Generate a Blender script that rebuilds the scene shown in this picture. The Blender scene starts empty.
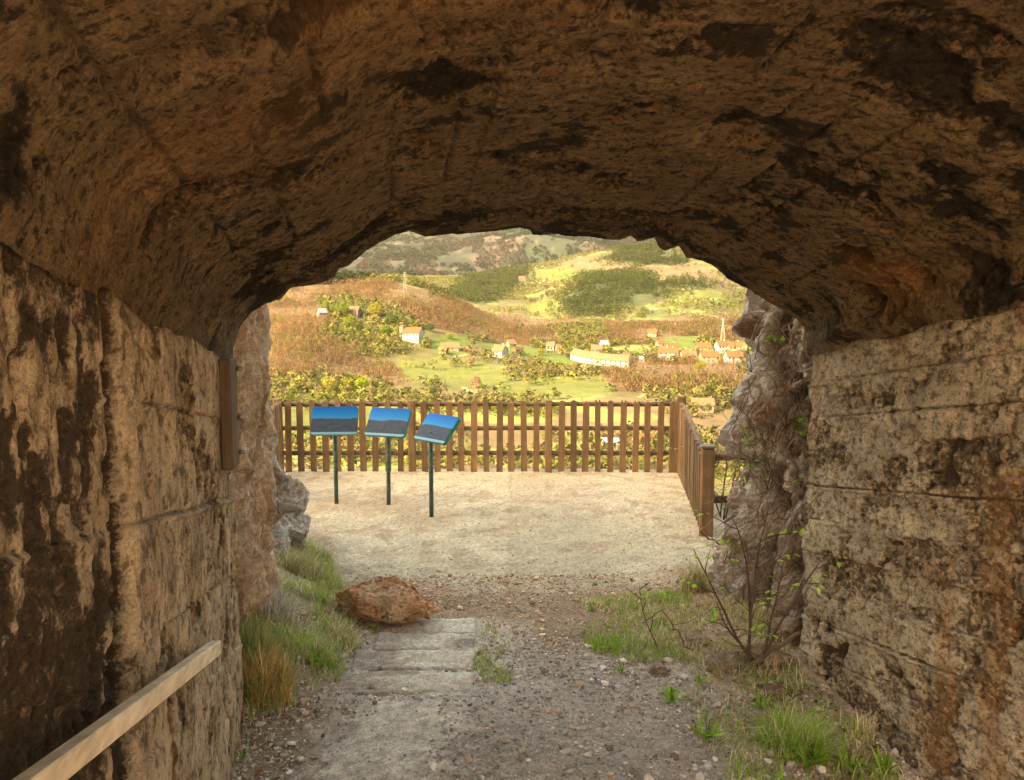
import bpy, math, random
import numpy as np
from mathutils import Vector

# ------------------------------------------------------------------ camera, light, exposure
FPX, TILT, CAMZ = 760.0, math.radians(5.26), 2.26
SUN_AZ = (-0.80, -0.60)          # horizontal direction towards the sun (left, behind)
SUN_EL = math.radians(33)
SUN_POWER, SKY_POWER, EXPOSURE = 2.5, 0.15, 3.12

scn = bpy.context.scene
COL = scn.collection
cam = bpy.data.objects.new('camera', bpy.data.cameras.new('camera'))
COL.objects.link(cam)
cam.data.sensor_width = 36.0
cam.data.lens = 36.0 * FPX / 1024.0
cam.data.clip_start = 0.05
cam.data.clip_end = 20000
cam.location = (0, 0, CAMZ)
cam.rotation_euler = (math.pi / 2 - TILT, 0, 0)
scn.camera = cam

world = bpy.data.worlds.new('World')
scn.world = world
world.use_nodes = True
wn = world.node_tree
bg = wn.nodes['Background']
sky = wn.nodes.new('ShaderNodeTexSky')
sky.sky_type = 'NISHITA'
sky.sun_disc = False
sky.sun_elevation = SUN_EL
sky.sun_rotation = math.atan2(SUN_AZ[0], SUN_AZ[1])
sky.air_density = 1.0
sky.dust_density = 4.0
sky.ozone_density = 0.3
warm = wn.nodes.new('ShaderNodeMix')          # a hazy, warm spring evening sky
warm.data_type, warm.blend_type = 'RGBA', 'MULTIPLY'
warm.inputs[0].default_value = 1.0
wn.links.new(sky.outputs[0], warm.inputs[6])
warm.inputs[7].default_value = (1.0, 0.83, 0.57, 1)
wn.links.new(warm.outputs[2], bg.inputs[0])
bg.inputs[1].default_value = SKY_POWER

sun = bpy.data.objects.new('sun', bpy.data.lights.new('sun', 'SUN'))
COL.objects.link(sun)
sun.data.energy = SUN_POWER
sun.data.angle = math.radians(0.5)
sun.data.color = (1.0, 0.81, 0.53)
sd = Vector((SUN_AZ[0] * math.cos(SUN_EL), SUN_AZ[1] * math.cos(SUN_EL), math.sin(SUN_EL)))
sun.rotation_euler = sd.to_track_quat('Z', 'Y').to_euler()
sun.location = (-20, -20, 40)

vs = scn.view_settings
vs.view_transform = 'Standard'
vs.look = 'None'
vs.exposure = EXPOSURE
vs.gamma = 1.0
vs.use_curve_mapping = False
scn.render.engine = 'CYCLES'
scn.cycles.max_bounces = 10
scn.cycles.diffuse_bounces = 6
scn.cycles.use_denoising = True

# ------------------------------------------------------------------ numpy noise
def _h(ix, iy, iz, seed):
    h = (ix.astype(np.int64) * 374761393 + iy.astype(np.int64) * 668265263 + iz.astype(np.int64) * 2147483647 + seed * 974634777) & 0xFFFFFFFF
    h = ((h ^ (h >> 13)) * 1274126177) & 0xFFFFFFFF
    h = ((h ^ (h >> 16)) * 2246822519) & 0xFFFFFFFF
    h = (h ^ (h >> 15)) & 0xFFFFFF
    return h.astype(np.float64) / 16777215.0

def vnoise(x, y, z, seed=0):
    x, y, z = np.broadcast_arrays(np.asarray(x, float), np.asarray(y, float), np.asarray(z, float))
    xi, yi, zi = np.floor(x), np.floor(y), np.floor(z)
    fx, fy, fz = x - xi, y - yi, z - zi
    fx, fy, fz = [f * f * f * (f * (f * 6 - 15) + 10) for f in (fx, fy, fz)]
    r = 0
    for a in (0, 1):
        for b in (0, 1):
            for c in (0, 1):
                w = (fx if a else 1 - fx) * (fy if b else 1 - fy) * (fz if c else 1 - fz)
                r = r + w * _h(xi + a, yi + b, zi + c, seed)
    return r * 2 - 1

def fbm(x, y, z=0.0, oct=4, seed=0, gain=0.5):
    r, a, f, n = 0, 1.0, 1.0, 0
    for o in range(oct):
        r = r + a * vnoise(np.asarray(x) * f + 17.3 * o, np.asarray(y) * f - 9.1 * o, np.asarray(z) * f + 3.7 * o, seed + o)
        n += a; a *= gain; f *= 2.03
    return r / n

def worley(x, y, z, seed=0):
    x, y, z = np.broadcast_arrays(np.asarray(x, float), np.asarray(y, float), np.asarray(z, float))
    xi, yi, zi = np.floor(x), np.floor(y), np.floor(z)
    f1 = np.full(x.shape, 9.0)
    for a in (-1, 0, 1):
        for b in (-1, 0, 1):
            for c in (-1, 0, 1):
                cx, cy, cz = xi + a, yi + b, zi + c
                d = (cx + _h(cx, cy, cz, seed) - x) ** 2 + (cy + _h(cx, cy, cz, seed + 1) - y) ** 2 + (cz + _h(cx, cy, cz, seed + 2) - z) ** 2
                f1 = np.minimum(f1, d)
    return np.sqrt(f1)

def facets(x, y, z, seed=0):
    """angular blocks: a random offset and tilt for each cell; also the distance to the cell border"""
    x, y, z = np.broadcast_arrays(np.asarray(x, float), np.asarray(y, float), np.asarray(z, float))
    xi, yi, zi = np.floor(x), np.floor(y), np.floor(z)
    f1 = np.full(x.shape, 99.0); f2 = f1.copy(); val = np.zeros(x.shape)
    for a in (-1, 0, 1):
        for b in (-1, 0, 1):
            for c in (-1, 0, 1):
                cx, cy, cz = xi + a, yi + b, zi + c
                px, py, pz = x - cx - _h(cx, cy, cz, seed), y - cy - _h(cx, cy, cz, seed + 1), z - cz - _h(cx, cy, cz, seed + 2)
                d = px * px + py * py + pz * pz
                v = _h(cx, cy, cz, seed + 3) - .5 + 1.3 * ((_h(cx, cy, cz, seed + 4) - .5) * px + (_h(cx, cy, cz, seed + 5) - .5) * py + (_h(cx, cy, cz, seed + 6) - .5) * pz)
                near = d < f1
                f2 = np.where(near, f1, np.minimum(f2, d)); val = np.where(near, v, val); f1 = np.minimum(f1, d)
    return val, np.sqrt(f2) - np.sqrt(f1)

def sstep(a, b, x):
    t = np.clip((np.asarray(x, float) - a) / (b - a), 0, 1)
    return t * t * (3 - 2 * t)

# ------------------------------------------------------------------ view geometry
CT, ST = math.cos(TILT), math.sin(TILT)
def ray(px, py):
    u, v = (np.asarray(px, float) - 512) / FPX, (390 - np.asarray(py, float)) / FPX
    return u, CT + v * ST, -ST + v * CT
def pix(x, y, z):
    zz = z - CAMZ
    d = y * CT - zz * ST
    v = y * ST + zz * CT
    return 512 + FPX * x / d, 390 - FPX * v / d
def at_y(px, py, y):
    dx, dy, dz = ray(px, py)
    k = y / dy
    return dx * k, y + 0 * dx, CAMZ + dz * k
def at_z(px, py, z):
    dx, dy, dz = ray(px, py)
    k = (z - CAMZ) / dz
    return float(dx * k), float(dy * k), z

# tunnel frame: s along the axis, t to the right, w = z - SL*s
_ax, _ay, _az = ray(390, 452)
_l = math.hypot(_ax, _ay)
AX, AY, SL = float(_ax / _l), float(_ay / _l), float(_az / _l)
NX, NY = AY, -AX
TL, TR, S_BACK = -0.76, 2.50, -1.0
def s_end(t):
    return 3.87 + (np.asarray(t) + 0.76) * 0.112
def tun(s, t, w):
    return AX * s + NX * t, AY * s + NY * t, w + SL * s

# ------------------------------------------------------------------ mesh helpers
def new_obj(name, me, parent=None):
    o = bpy.data.objects.new(name, me)
    COL.objects.link(o)
    if parent is not None:
        o.parent = parent
    return o

def mesh_np(name, V, F, mat=None, parent=None, smooth=True, col=None, attr=None):
    """V (n,3); F list of (m,3)/(m,4) int arrays; col per-vertex rgb"""
    V = np.asarray(V, np.float32)
    F = [np.asarray(f, np.int32) for f in (F if isinstance(F, list) else [F]) if len(f)]
    me = bpy.data.meshes.new(name)
    me.vertices.add(len(V))
    me.vertices.foreach_set('co', V.ravel())
    loops = np.concatenate([f.ravel() for f in F])
    sizes = np.concatenate([np.full(len(f), f.shape[1], np.int32) for f in F])
    starts = np.concatenate([[0], np.cumsum(sizes)[:-1]]).astype(np.int32)
    me.loops.add(len(loops))
    me.loops.foreach_set('vertex_index', loops)
    me.polygons.add(len(sizes))
    me.polygons.foreach_set('loop_start', starts)
    me.polygons.foreach_set('loop_total', sizes)
    me.polygons.foreach_set('use_smooth', np.full(len(sizes), smooth, bool))
    me.update(calc_edges=True)
    if col is not None:
        a = me.attributes.new('col', 'FLOAT_COLOR', 'POINT')
        c = np.ones((len(V), 4), np.float32)
        c[:, :3] = col
        a.data.foreach_set('color', c.ravel())
    for k, v in (attr or {}).items():
        a = me.attributes.new(k, 'FLOAT', 'POINT')
        a.data.foreach_set('value', np.asarray(v, np.float32).ravel())
    if mat is not None:
        me.materials.append(mat)
    return new_obj(name, me, parent)

def grid_faces(nr, nc, flip=False):
    i = np.arange(nr - 1)[:, None] * nc + np.arange(nc - 1)[None, :]
    i = i.ravel()
    f = np.stack([i, i + 1, i + nc + 1, i + nc], 1)
    return f[:, ::-1] if flip else f

class MB:
    """collects boxes, bars, tubes into one mesh"""
    def __init__(self):
        self.v, self.q, self.t3, self.n = [], [], [], 0
    def add(self, v, q=(), t=()):
        v = np.asarray(v, float)
        if len(q): self.q.append(np.asarray(q, int) + self.n)
        if len(t): self.t3.append(np.asarray(t, int) + self.n)
        self.v.append(v); self.n += len(v)
        return self
    def box(self, c, d, rz=0.0, bev=0.0):
        x, y, z = d[0] / 2, d[1] / 2, d[2] / 2
        b = min(bev, x * .9, y * .9, z * .9)
        pr = [(-x + b, -y), (x - b, -y), (x, -y + b), (x, y - b), (x - b, y), (-x + b, y), (-x, y - b), (-x, -y + b)] if b > 0 else [(-x, -y), (x, -y), (x, y), (-x, y)]
        n = len(pr)
        if b > 0:
            lv = [(-z, 1), (-z + b, 0), (z - b, 0), (z, 1)]
            pts = [(px * (1 - b / x * k), py * (1 - b / y * k), zz) for zz, k in lv for px, py in pr]
        else:
            pts = [(px, py, zz) for zz in (-z, z) for px, py in pr]
        L = len(pts) // n
        pts = np.array(pts)
        q = [(l * n + i, l * n + (i + 1) % n, (l + 1) * n + (i + 1) % n, (l + 1) * n + i) for l in range(L - 1) for i in range(n)]
        if n == 4:
            q += [(3, 2, 1, 0), (4, 5, 6, 7)]; t = []
        else:
            t = [(0, i + 1, i) for i in range(1, n - 1)] + [((L - 1) * n, (L - 1) * n + i, (L - 1) * n + i + 1) for i in range(1, n - 1)]
        cr, sr = math.cos(rz), math.sin(rz)
        R = np.stack([pts[:, 0] * cr - pts[:, 1] * sr + c[0], pts[:, 0] * sr + pts[:, 1] * cr + c[1], pts[:, 2] + c[2]], 1)
        return self.add(R, q, t)
    def tube(self, pts, r, n=6):
        pts = np.asarray(pts, float)
        m = len(pts)
        r = np.broadcast_to(np.asarray(r, float), (m,))
        d = np.gradient(pts, axis=0)
        d /= np.linalg.norm(d, axis=1)[:, None] + 1e-9
        ref = np.array([0, 0, 1.0]) if abs(d[:, 2]).mean() < .8 else np.array([1.0, 0, 0])
        a = np.cross(d, ref); a /= np.linalg.norm(a, axis=1)[:, None] + 1e-9
        b = np.cross(d, a)
        th = np.arange(n) * 2 * math.pi / n
        V = pts[:, None, :] + r[:, None, None] * (np.cos(th)[None, :, None] * a[:, None, :] + np.sin(th)[None, :, None] * b[:, None, :])
        V = V.reshape(-1, 3)
        q = [(i * n + j, i * n + (j + 1) % n, (i + 1) * n + (j + 1) % n, (i + 1) * n + j) for i in range(m - 1) for j in range(n)]
        t = [(0, j + 1, j) for j in range(1, n - 1)] + [((m - 1) * n, (m - 1) * n + j, (m - 1) * n + j + 1) for j in range(1, n - 1)]
        return self.add(V, q, t)
    def prism(self, poly, axis_from, axis_to):
        """poly: list of 3D points; extruded by the vector axis_to-axis_from"""
        p = np.asarray(poly, float); d = np.asarray(axis_to, float) - np.asarray(axis_from, float)
        n = len(p)
        V = np.concatenate([p, p + d])
        q = [(i, (i + 1) % n, n + (i + 1) % n, n + i) for i in range(n)]
        t = [(0, i + 1, i) for i in range(1, n - 1)] + [(n, n + i, n + i + 1) for i in range(1, n - 1)]
        return self.add(V, q, t)
    def build(self, name, mat, parent=None, smooth=False, col=None):
        V = np.concatenate(self.v)
        F = []
        if self.q: F.append(np.concatenate(self.q))
        if self.t3: F.append(np.concatenate(self.t3))
        c = None if col is None else np.broadcast_to(np.asarray(col, float), (len(V), 3))
        return mesh_np(name, V, F, mat, parent, smooth, c)

def tag(o, label=None, cat=None, group=None, kind=None):
    if label: o['label'] = label
    if cat: o['category'] = cat
    if group: o['group'] = group
    if kind: o['kind'] = kind
    return o
def empty(name, loc, rz=0.0):
    o = bpy.data.objects.new(name, None)
    COL.objects.link(o)
    o.location = loc
    o.rotation_euler = (0, 0, rz)
    o.empty_display_size = 0.2
    return o
def kids(o):
    return [c for c in bpy.data.objects if c.parent == o]

# ------------------------------------------------------------------ materials
class NT:
    def __init__(self, name):
        self.m = bpy.data.materials.new(name)
        self.m.use_nodes = True
        self.t = self.m.node_tree
        self.b = self.t.nodes['Principled BSDF']
        self.b.inputs['Specular IOR Level'].default_value = 0.25
    def n(self, typ, **kw):
        nd = self.t.nodes.new('ShaderNode' + typ)
        for k, v in kw.items():
            if hasattr(nd, k) and k not in nd.inputs:
                setattr(nd, k, v)
            else:
                self.s(nd.inputs[k.replace('_', ' ')], v)
        return nd
    def s(self, inp, v):
        if isinstance(v, bpy.types.NodeSocket): self.t.links.new(v, inp)
        elif isinstance(v, (tuple, list)) and len(v) == 3 and inp.type == 'RGBA': inp.default_value = (*v, 1)
        else: inp.default_value = v
    def coord(self, kind='Object', scale=(1, 1, 1)):
        c = self.n('TexCoord').outputs[kind]
        if scale != (1, 1, 1):
            mp = self.n('Mapping'); self.s(mp.inputs['Vector'], c); mp.inputs['Scale'].default_value = scale
            c = mp.outputs[0]
        return c
    def noise(self, vec, scale, detail=4, rough=0.6):
        nd = self.n('TexNoise'); self.s(nd.inputs['Vector'], vec)
        nd.inputs['Scale'].default_value = scale; nd.inputs['Detail'].default_value = detail; nd.inputs['Roughness'].default_value = rough
        return nd.outputs['Fac']
    def ramp(self, fac, stops):
        nd = self.n('ValToRGB'); self.s(nd.inputs[0], fac)
        el = nd.color_ramp.elements
        while len(el) < len(stops): el.new(0.5)
        for e, (p, c) in zip(el, stops):
            e.position = p; e.color = (*c, 1) if isinstance(c, (tuple, list)) else (c, c, c, 1)
        return nd.outputs[0]
    def mix(self, fac, a, b, mode='MIX'):
        nd = self.n('Mix', data_type='RGBA', blend_type=mode)
        self.s(nd.inputs[0], fac); self.s(nd.inputs[6], a); self.s(nd.inputs[7], b)
        return nd.outputs[2]
    def math(self, op, a, b=0.0):
        nd = self.n('Math', operation=op); self.s(nd.inputs[0], a); self.s(nd.inputs[1], b)
        return nd.outputs[0]
    def attr(self, name, what='Color'):
        nd = self.n('Attribute'); nd.attribute_name = name
        return nd.outputs[what]
    def bump(self, h, strength=0.5, dist=0.01, prev=None):
        nd = self.n('Bump'); self.s(nd.inputs['Height'], h)
        nd.inputs['Strength'].default_value = strength; nd.inputs['Distance'].default_value = dist
        if prev is not None: self.s(nd.inputs['Normal'], prev)
        return nd.outputs[0]
    def fin(self, color, rough=0.9, normal=None):
        self.s(self.b.inputs['Base Color'], color); self.s(self.b.inputs['Roughness'], rough)
        if normal is not None: self.s(self.b.inputs['Normal'], normal)
        return self.m

def concrete_mat(name, smooth_c, eroded_c, dark_c, fl=(30, 30, 9), fleck=.45):
    m = NT(name); v = m.coord()
    e, st, damp_dark = m.attr('erode', 'Fac'), m.attr('rust', 'Fac'), m.attr('damp_dark', 'Fac')
    n1, n2, n3 = m.noise(v, 3.0, 6), m.noise(v, 22, 6, .7), m.noise(v, 90, 4, .7)
    base = m.mix(m.ramp(n1, [(.3, 0.0), (.7, 1.0)]), tuple(c * .78 for c in smooth_c), tuple(c * 1.15 for c in smooth_c))
    peb = m.n('TexVoronoi'); m.s(peb.inputs['Vector'], v); peb.inputs['Scale'].default_value = 42
    pebc = m.n('SeparateColor'); m.s(pebc.inputs[0], peb.outputs['Color'])
    er = m.mix(m.ramp(pebc.outputs[0], [(.2, 0.0), (.95, 1.0)]), tuple(c * .55 for c in eroded_c), tuple(c * 1.75 for c in eroded_c))
    jit = m.math('ADD', m.math('MULTIPLY', m.math('SUBTRACT', n2, .5), 1.3), m.math('MULTIPLY', m.math('SUBTRACT', n3, .5), 1.3))
    edge = m.math('ADD', e, jit)
    c = m.mix(m.ramp(edge, [(.3, 0.0), (.75, 1.0)]), base, er)
    fn = m.noise(m.coord('Object', fl), 1.0, 7, .72)
    fm = m.noise(m.coord('Object', tuple(k * .28 for k in fl)), 1.0, 6, .7)
    c = m.mix(1.0, c, m.ramp(fn, [(.41, (fleck, fleck * .92, fleck * .85)), (.49, (1, 1, 1)), (.72, (1.25, 1.22, 1.16))]), 'MULTIPLY')
    c = m.mix(1.0, c, m.ramp(fm, [(.33, (.62, .59, .55)), (.55, (1, 1, 1)), (.75, (1.2, 1.18, 1.12))]), 'MULTIPLY')
    c = m.mix(m.ramp(m.math('ADD', damp_dark, jit), [(.4, 0.0), (.75, 1.0)]), c, dark_c)
    c = m.mix(m.math('MULTIPLY', st, m.ramp(n2, [(.3, .4), (.65, 1.0)])), c, (.33, .15, .035))
    c = m.mix(1.0, c, m.ramp(n3, [(.28, (.48, .46, .44)), (.5, (.95, .95, .95)), (.72, (1.35, 1.33, 1.3))]), 'MULTIPLY')
    b = m.bump(n2, .6, .02)
    b = m.bump(fn, .8, .016, b)
    b = m.bump(n3, .9, .008, b)
    b = m.bump(m.math('MULTIPLY', peb.outputs['Distance'], m.math('MULTIPLY', e, -1.0)), .6, .02, b)
    return m.fin(c, .92, b)

M = {}
M['wall_concrete'] = concrete_mat('weathered_concrete', (.58, .44, .29), (.25, .165, .095), (.07, .045, .025), (22, 22, 13), .4)
M['board_concrete'] = concrete_mat('board_marked_concrete', (.54, .44, .325), (.29, .215, .145), (.09, .06, .036), (22, 22, 30), .42)
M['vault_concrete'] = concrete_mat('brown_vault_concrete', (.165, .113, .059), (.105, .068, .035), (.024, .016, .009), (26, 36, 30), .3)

def col_mat(name, bumps=(), rough=.9, mottling=((8, .75, 1.2),), spec=.2):
    m = NT(name); v = m.coord(); c = m.attr('col')
    for sc, lo, hi in mottling:
        c = m.mix(1.0, c, m.ramp(m.noise(v, sc, 5, .65), [(.28, lo), (.72, hi)]), 'MULTIPLY')
    nrm = None
    for sc, st, ds in bumps:
        nrm = m.bump(m.noise(v, sc, 5, .65), st, ds, nrm)
    m.b.inputs['Specular IOR Level'].default_value = spec
    return m.fin(c, rough, nrm)
M['ground'] = col_mat('earth_and_gravel', ((30, .8, .02), (140, 1.0, .012)), .95, ((2.2, .82, 1.15), (35, .62, 1.28), (150, .42, 1.5)))
M['rock'] = col_mat('limestone', ((9, .8, .05), (40, .6, .015), (150, .4, .005)), .92, ((5, .62, 1.3), (30, .6, 1.3), (120, .65, 1.3)))
M['terrain'] = col_mat('valley_ground', (), .95, ((.02, .82, 1.18), (.12, .75, 1.22), (.6, .65, 1.3)))
M['stone'] = col_mat('gravel_stone', ((60, .5, .006),), .9, ((40, .75, 1.2),))

def leaf_mat(name, trans=.35):
    m = NT(name)
    c = m.attr('col')
    out = m.t.nodes['Material Output']
    df = m.n('BsdfDiffuse'); m.s(df.inputs[0], c)
    tr = m.n('BsdfTranslucent'); m.s(tr.inputs[0], c)
    mx = m.n('MixShader'); mx.inputs[0].default_value = trans
    m.s(mx.inputs[1], df.outputs[0]); m.s(mx.inputs[2], tr.outputs[0])
    m.t.links.new(mx.outputs[0], out.inputs[0])
    m.t.nodes.remove(m.b)
    return m.m
M['leaf'] = leaf_mat('leaf')
M['far_leaf'] = leaf_mat('valley_foliage', .6)
M['twig'] = col_mat('dry_twig', (), .9, ((20, .7, 1.2),))

def wood_mat(name, c1, c2, axis=2, rough=.8):
    m = NT(name)
    sc = [38, 38, 38]; sc[axis] = 2.2
    v = m.coord('Object', tuple(sc))
    g = m.noise(v, 1.0, 6, .65)
    c = m.mix(m.ramp(g, [(.3, 0.0), (.7, 1.0)]), c1, c2)
    v2 = m.coord()
    rnd = m.n('ObjectInfo').outputs['Random']
    c = m.mix(1.0, c, m.ramp(rnd, [(0.0, (.68, .70, .74)), (.5, (1, 1, 1)), (1.0, (1.25, 1.18, 1.1))]), 'MULTIPLY')
    c = m.mix(1.0, c, m.ramp(m.noise(v2, 5, 4), [(.3, .75), (.7, 1.15)]), 'MULTIPLY')
    return m.fin(c, rough, m.bump(g, .5, .004))
M['fence_v'] = wood_mat('fence_wood', (.14, .09, .048), (.25, .165, .095), 2)
M['fence_x'] = wood_mat('fence_rail_wood', (.13, .085, .055), (.24, .16, .10), 0)
M['fence_y'] = wood_mat('fence_rail_wood_deep', (.16, .125, .095), (.30, .25, .20), 1)
M['board'] = wood_mat('brown_board_wood', (.085, .054, .031), (.155, .10, .06), 2)
M['rail'] = wood_mat('pale_planed_wood', (.62, .48, .32), (.90, .78, .60), 1, .7)

def plain(name, c, rough=.8, metal=0.0, nz=0.0, scale=10, lo=.75, hi=1.2):
    m = NT(name); v = m.coord()
    col = m.mix(1.0, c, m.ramp(m.noise(v, scale, 5), [(.3, lo), (.7, hi)]), 'MULTIPLY')
    m.b.inputs['Metallic'].default_value = metal
    return m.fin(col, rough, m.bump(m.noise(v, scale * 6, 4), nz, .004) if nz else None)
M['steel'] = plain('galvanised_steel', (.35, .34, .32), .45, .8)
M['post_green'] = plain('flaking_green_post_paint', (.05, .085, .07), .6, 0, .3, 25, .5, 2.2)
M['panel_edge'] = plain('green_panel_edge', (.03, .2, .15), .4)
M['tread'] = plain('pale_worn_concrete', (.58, .475, .365), .95, 0, .9, 14, .55, 1.2)
M['plaster'] = plain('pale_plaster', (.25, .225, .19), .9, 0, 0, .4)
M['plaster_warm'] = plain('warm_plaster', (.19, .13, .08), .9, 0, 0, .4)
M['stonewall'] = plain('far_stone_masonry', (.17, .125, .08), .9, 0, 0, .8)
M['tiles'] = plain('orange_roof_tiles', (.135, .046, .015), .9, 0, 0, .7)
M['tiles_pale'] = plain('faded_roof_tiles', (.125, .066, .032), .9, 0, 0, .7)
M['window'] = plain('dark_window', (.06, .055, .05), .3)
M['shutter'] = plain('brown_shutter', (.20, .13, .08), .8)
M['slate'] = plain('dark_roof', (.12, .12, .14), .8)
M['pylon'] = plain('pylon_steel', (.22, .21, .19), .6)

def sign_face(seed, horizon):
    """printed valley panorama: blue sky, dark ridge, grey slopes with pale specks, pale caption band (print on a flat panel)"""
    m = NT('printed_panorama')
    uv = m.n('TexCoord').outputs['Generated']
    sp = m.n('SeparateXYZ'); m.s(sp.inputs[0], uv)
    x, y = sp.outputs[0], sp.outputs[1]
    mp = m.n('Mapping'); m.s(mp.inputs['Vector'], uv); mp.inputs['Location'].default_value = (seed * 3.1, seed, 0)
    n = m.noise(mp.outputs[0], 3.2, 5, .55)
    h = m.math('ADD', m.math('MULTIPLY', m.math('SUBTRACT', m.noise(mp.outputs[0], 2.2, 3, .5), .5), .3), horizon)
    skyc = m.ramp(y, [(.5, (.05, .26, .56)), (.7, (.02, .19, .55)), (1.0, (.008, .11, .45))])
    sl = m.noise(mp.outputs[0], 9, 6, .7)
    land = m.ramp(sl, [(.3, (.03, .05, .09)), (.62, (.065, .085, .12)), (.8, (.16, .145, .125))])
    c = m.mix(m.math('GREATER_THAN', y, h), land, skyc)
    c = m.mix(m.math('LESS_THAN', y, .085), c, (.20, .38, .56))
    m.b.inputs['Specular IOR Level'].default_value = .08
    return m.fin(c, .5)

# ------------------------------------------------------------------ near ground
FENCE_L, FENCE_R, FENCE_N = (-3.42, 11.19), (2.48, 11.19), (2.03, 7.96)
def path_z(y):
    return np.interp(y, [-14, -3, -1, 0, 1.5, 2.9, 4.1, 5.4, 6.5, 14], [.85, .85, .80, .72, .52, .36, .20, .08, 0.0, 0.0])
def zg(x, y, fine=True):
    x, y = np.asarray(x, float), np.asarray(y, float)
    z = path_z(y)
    inz = sstep(3.2, 4.2, y) * (1 - sstep(6.3, 8.2, y))
    xl = np.interp(y, [3.5, 5, 6, 8], [-1.0, -1.02, -1.35, -1.9])
    z = z + inz * np.clip(xl - x, 0, 1.2) * .5
    z = z + sstep(3.0, 4.4, y) * (1 - sstep(6.6, 7.6, y)) * np.clip(x - 1.15, 0, 1.4) * .12
    # debris against the tunnel walls
    t = NX * x + NY * y; s = AX * x + AY * y
    ins = (1 - sstep(3.6, 4.3, s)) * sstep(-2, -1, s)
    z = z + (np.minimum(z, .10 + .04 * (s - 3.5)) - z) * sstep(1.0, 2.3, t) * sstep(.6, 2.2, s) * (1 - sstep(4.6, 5.6, s))
    z = z - .11 * ins * sstep(.3, -.7, t)
    # slope falls away outside the fence
    fr = np.interp(y, [6.5, 7.96, 11.19], [2.9, 2.05, 2.5])
    e = np.maximum(x - fr - .25, 0) * sstep(6.9, 7.9, y)
    e2 = np.maximum(y - 11.4, 0)
    fl = np.maximum(-3.6 - x, 0) * sstep(8.5, 9.5, y)
    z = z - 1.0 * e - .75 * e2 - .8 * fl
    if fine:
        z = z + .035 * fbm(x * .9, y * .9, 0, 3, 5) * (1 - .6 * sstep(6, 7, y)) + .014 * fbm(x * 5, y * 5, 0, 3, 9) + .006 * fbm(x * 22, y * 22, 0, 2, 11)
    return z
def zs(x, y):
    return float(zg(np.array([x]), np.array([y]))[0])
_GY = np.linspace(2.0, 12.0, 2500)
def at_g(px, py):
    """where the line of sight meets the near ground"""
    dx, dy, dz = ray(px, py)
    x, z = dx / dy * _GY, CAMZ + dz / dy * _GY
    i = int(np.argmax(zg(x, _GY, False) >= z))
    return float(x[i]), float(_GY[i]), float(z[i])

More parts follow.
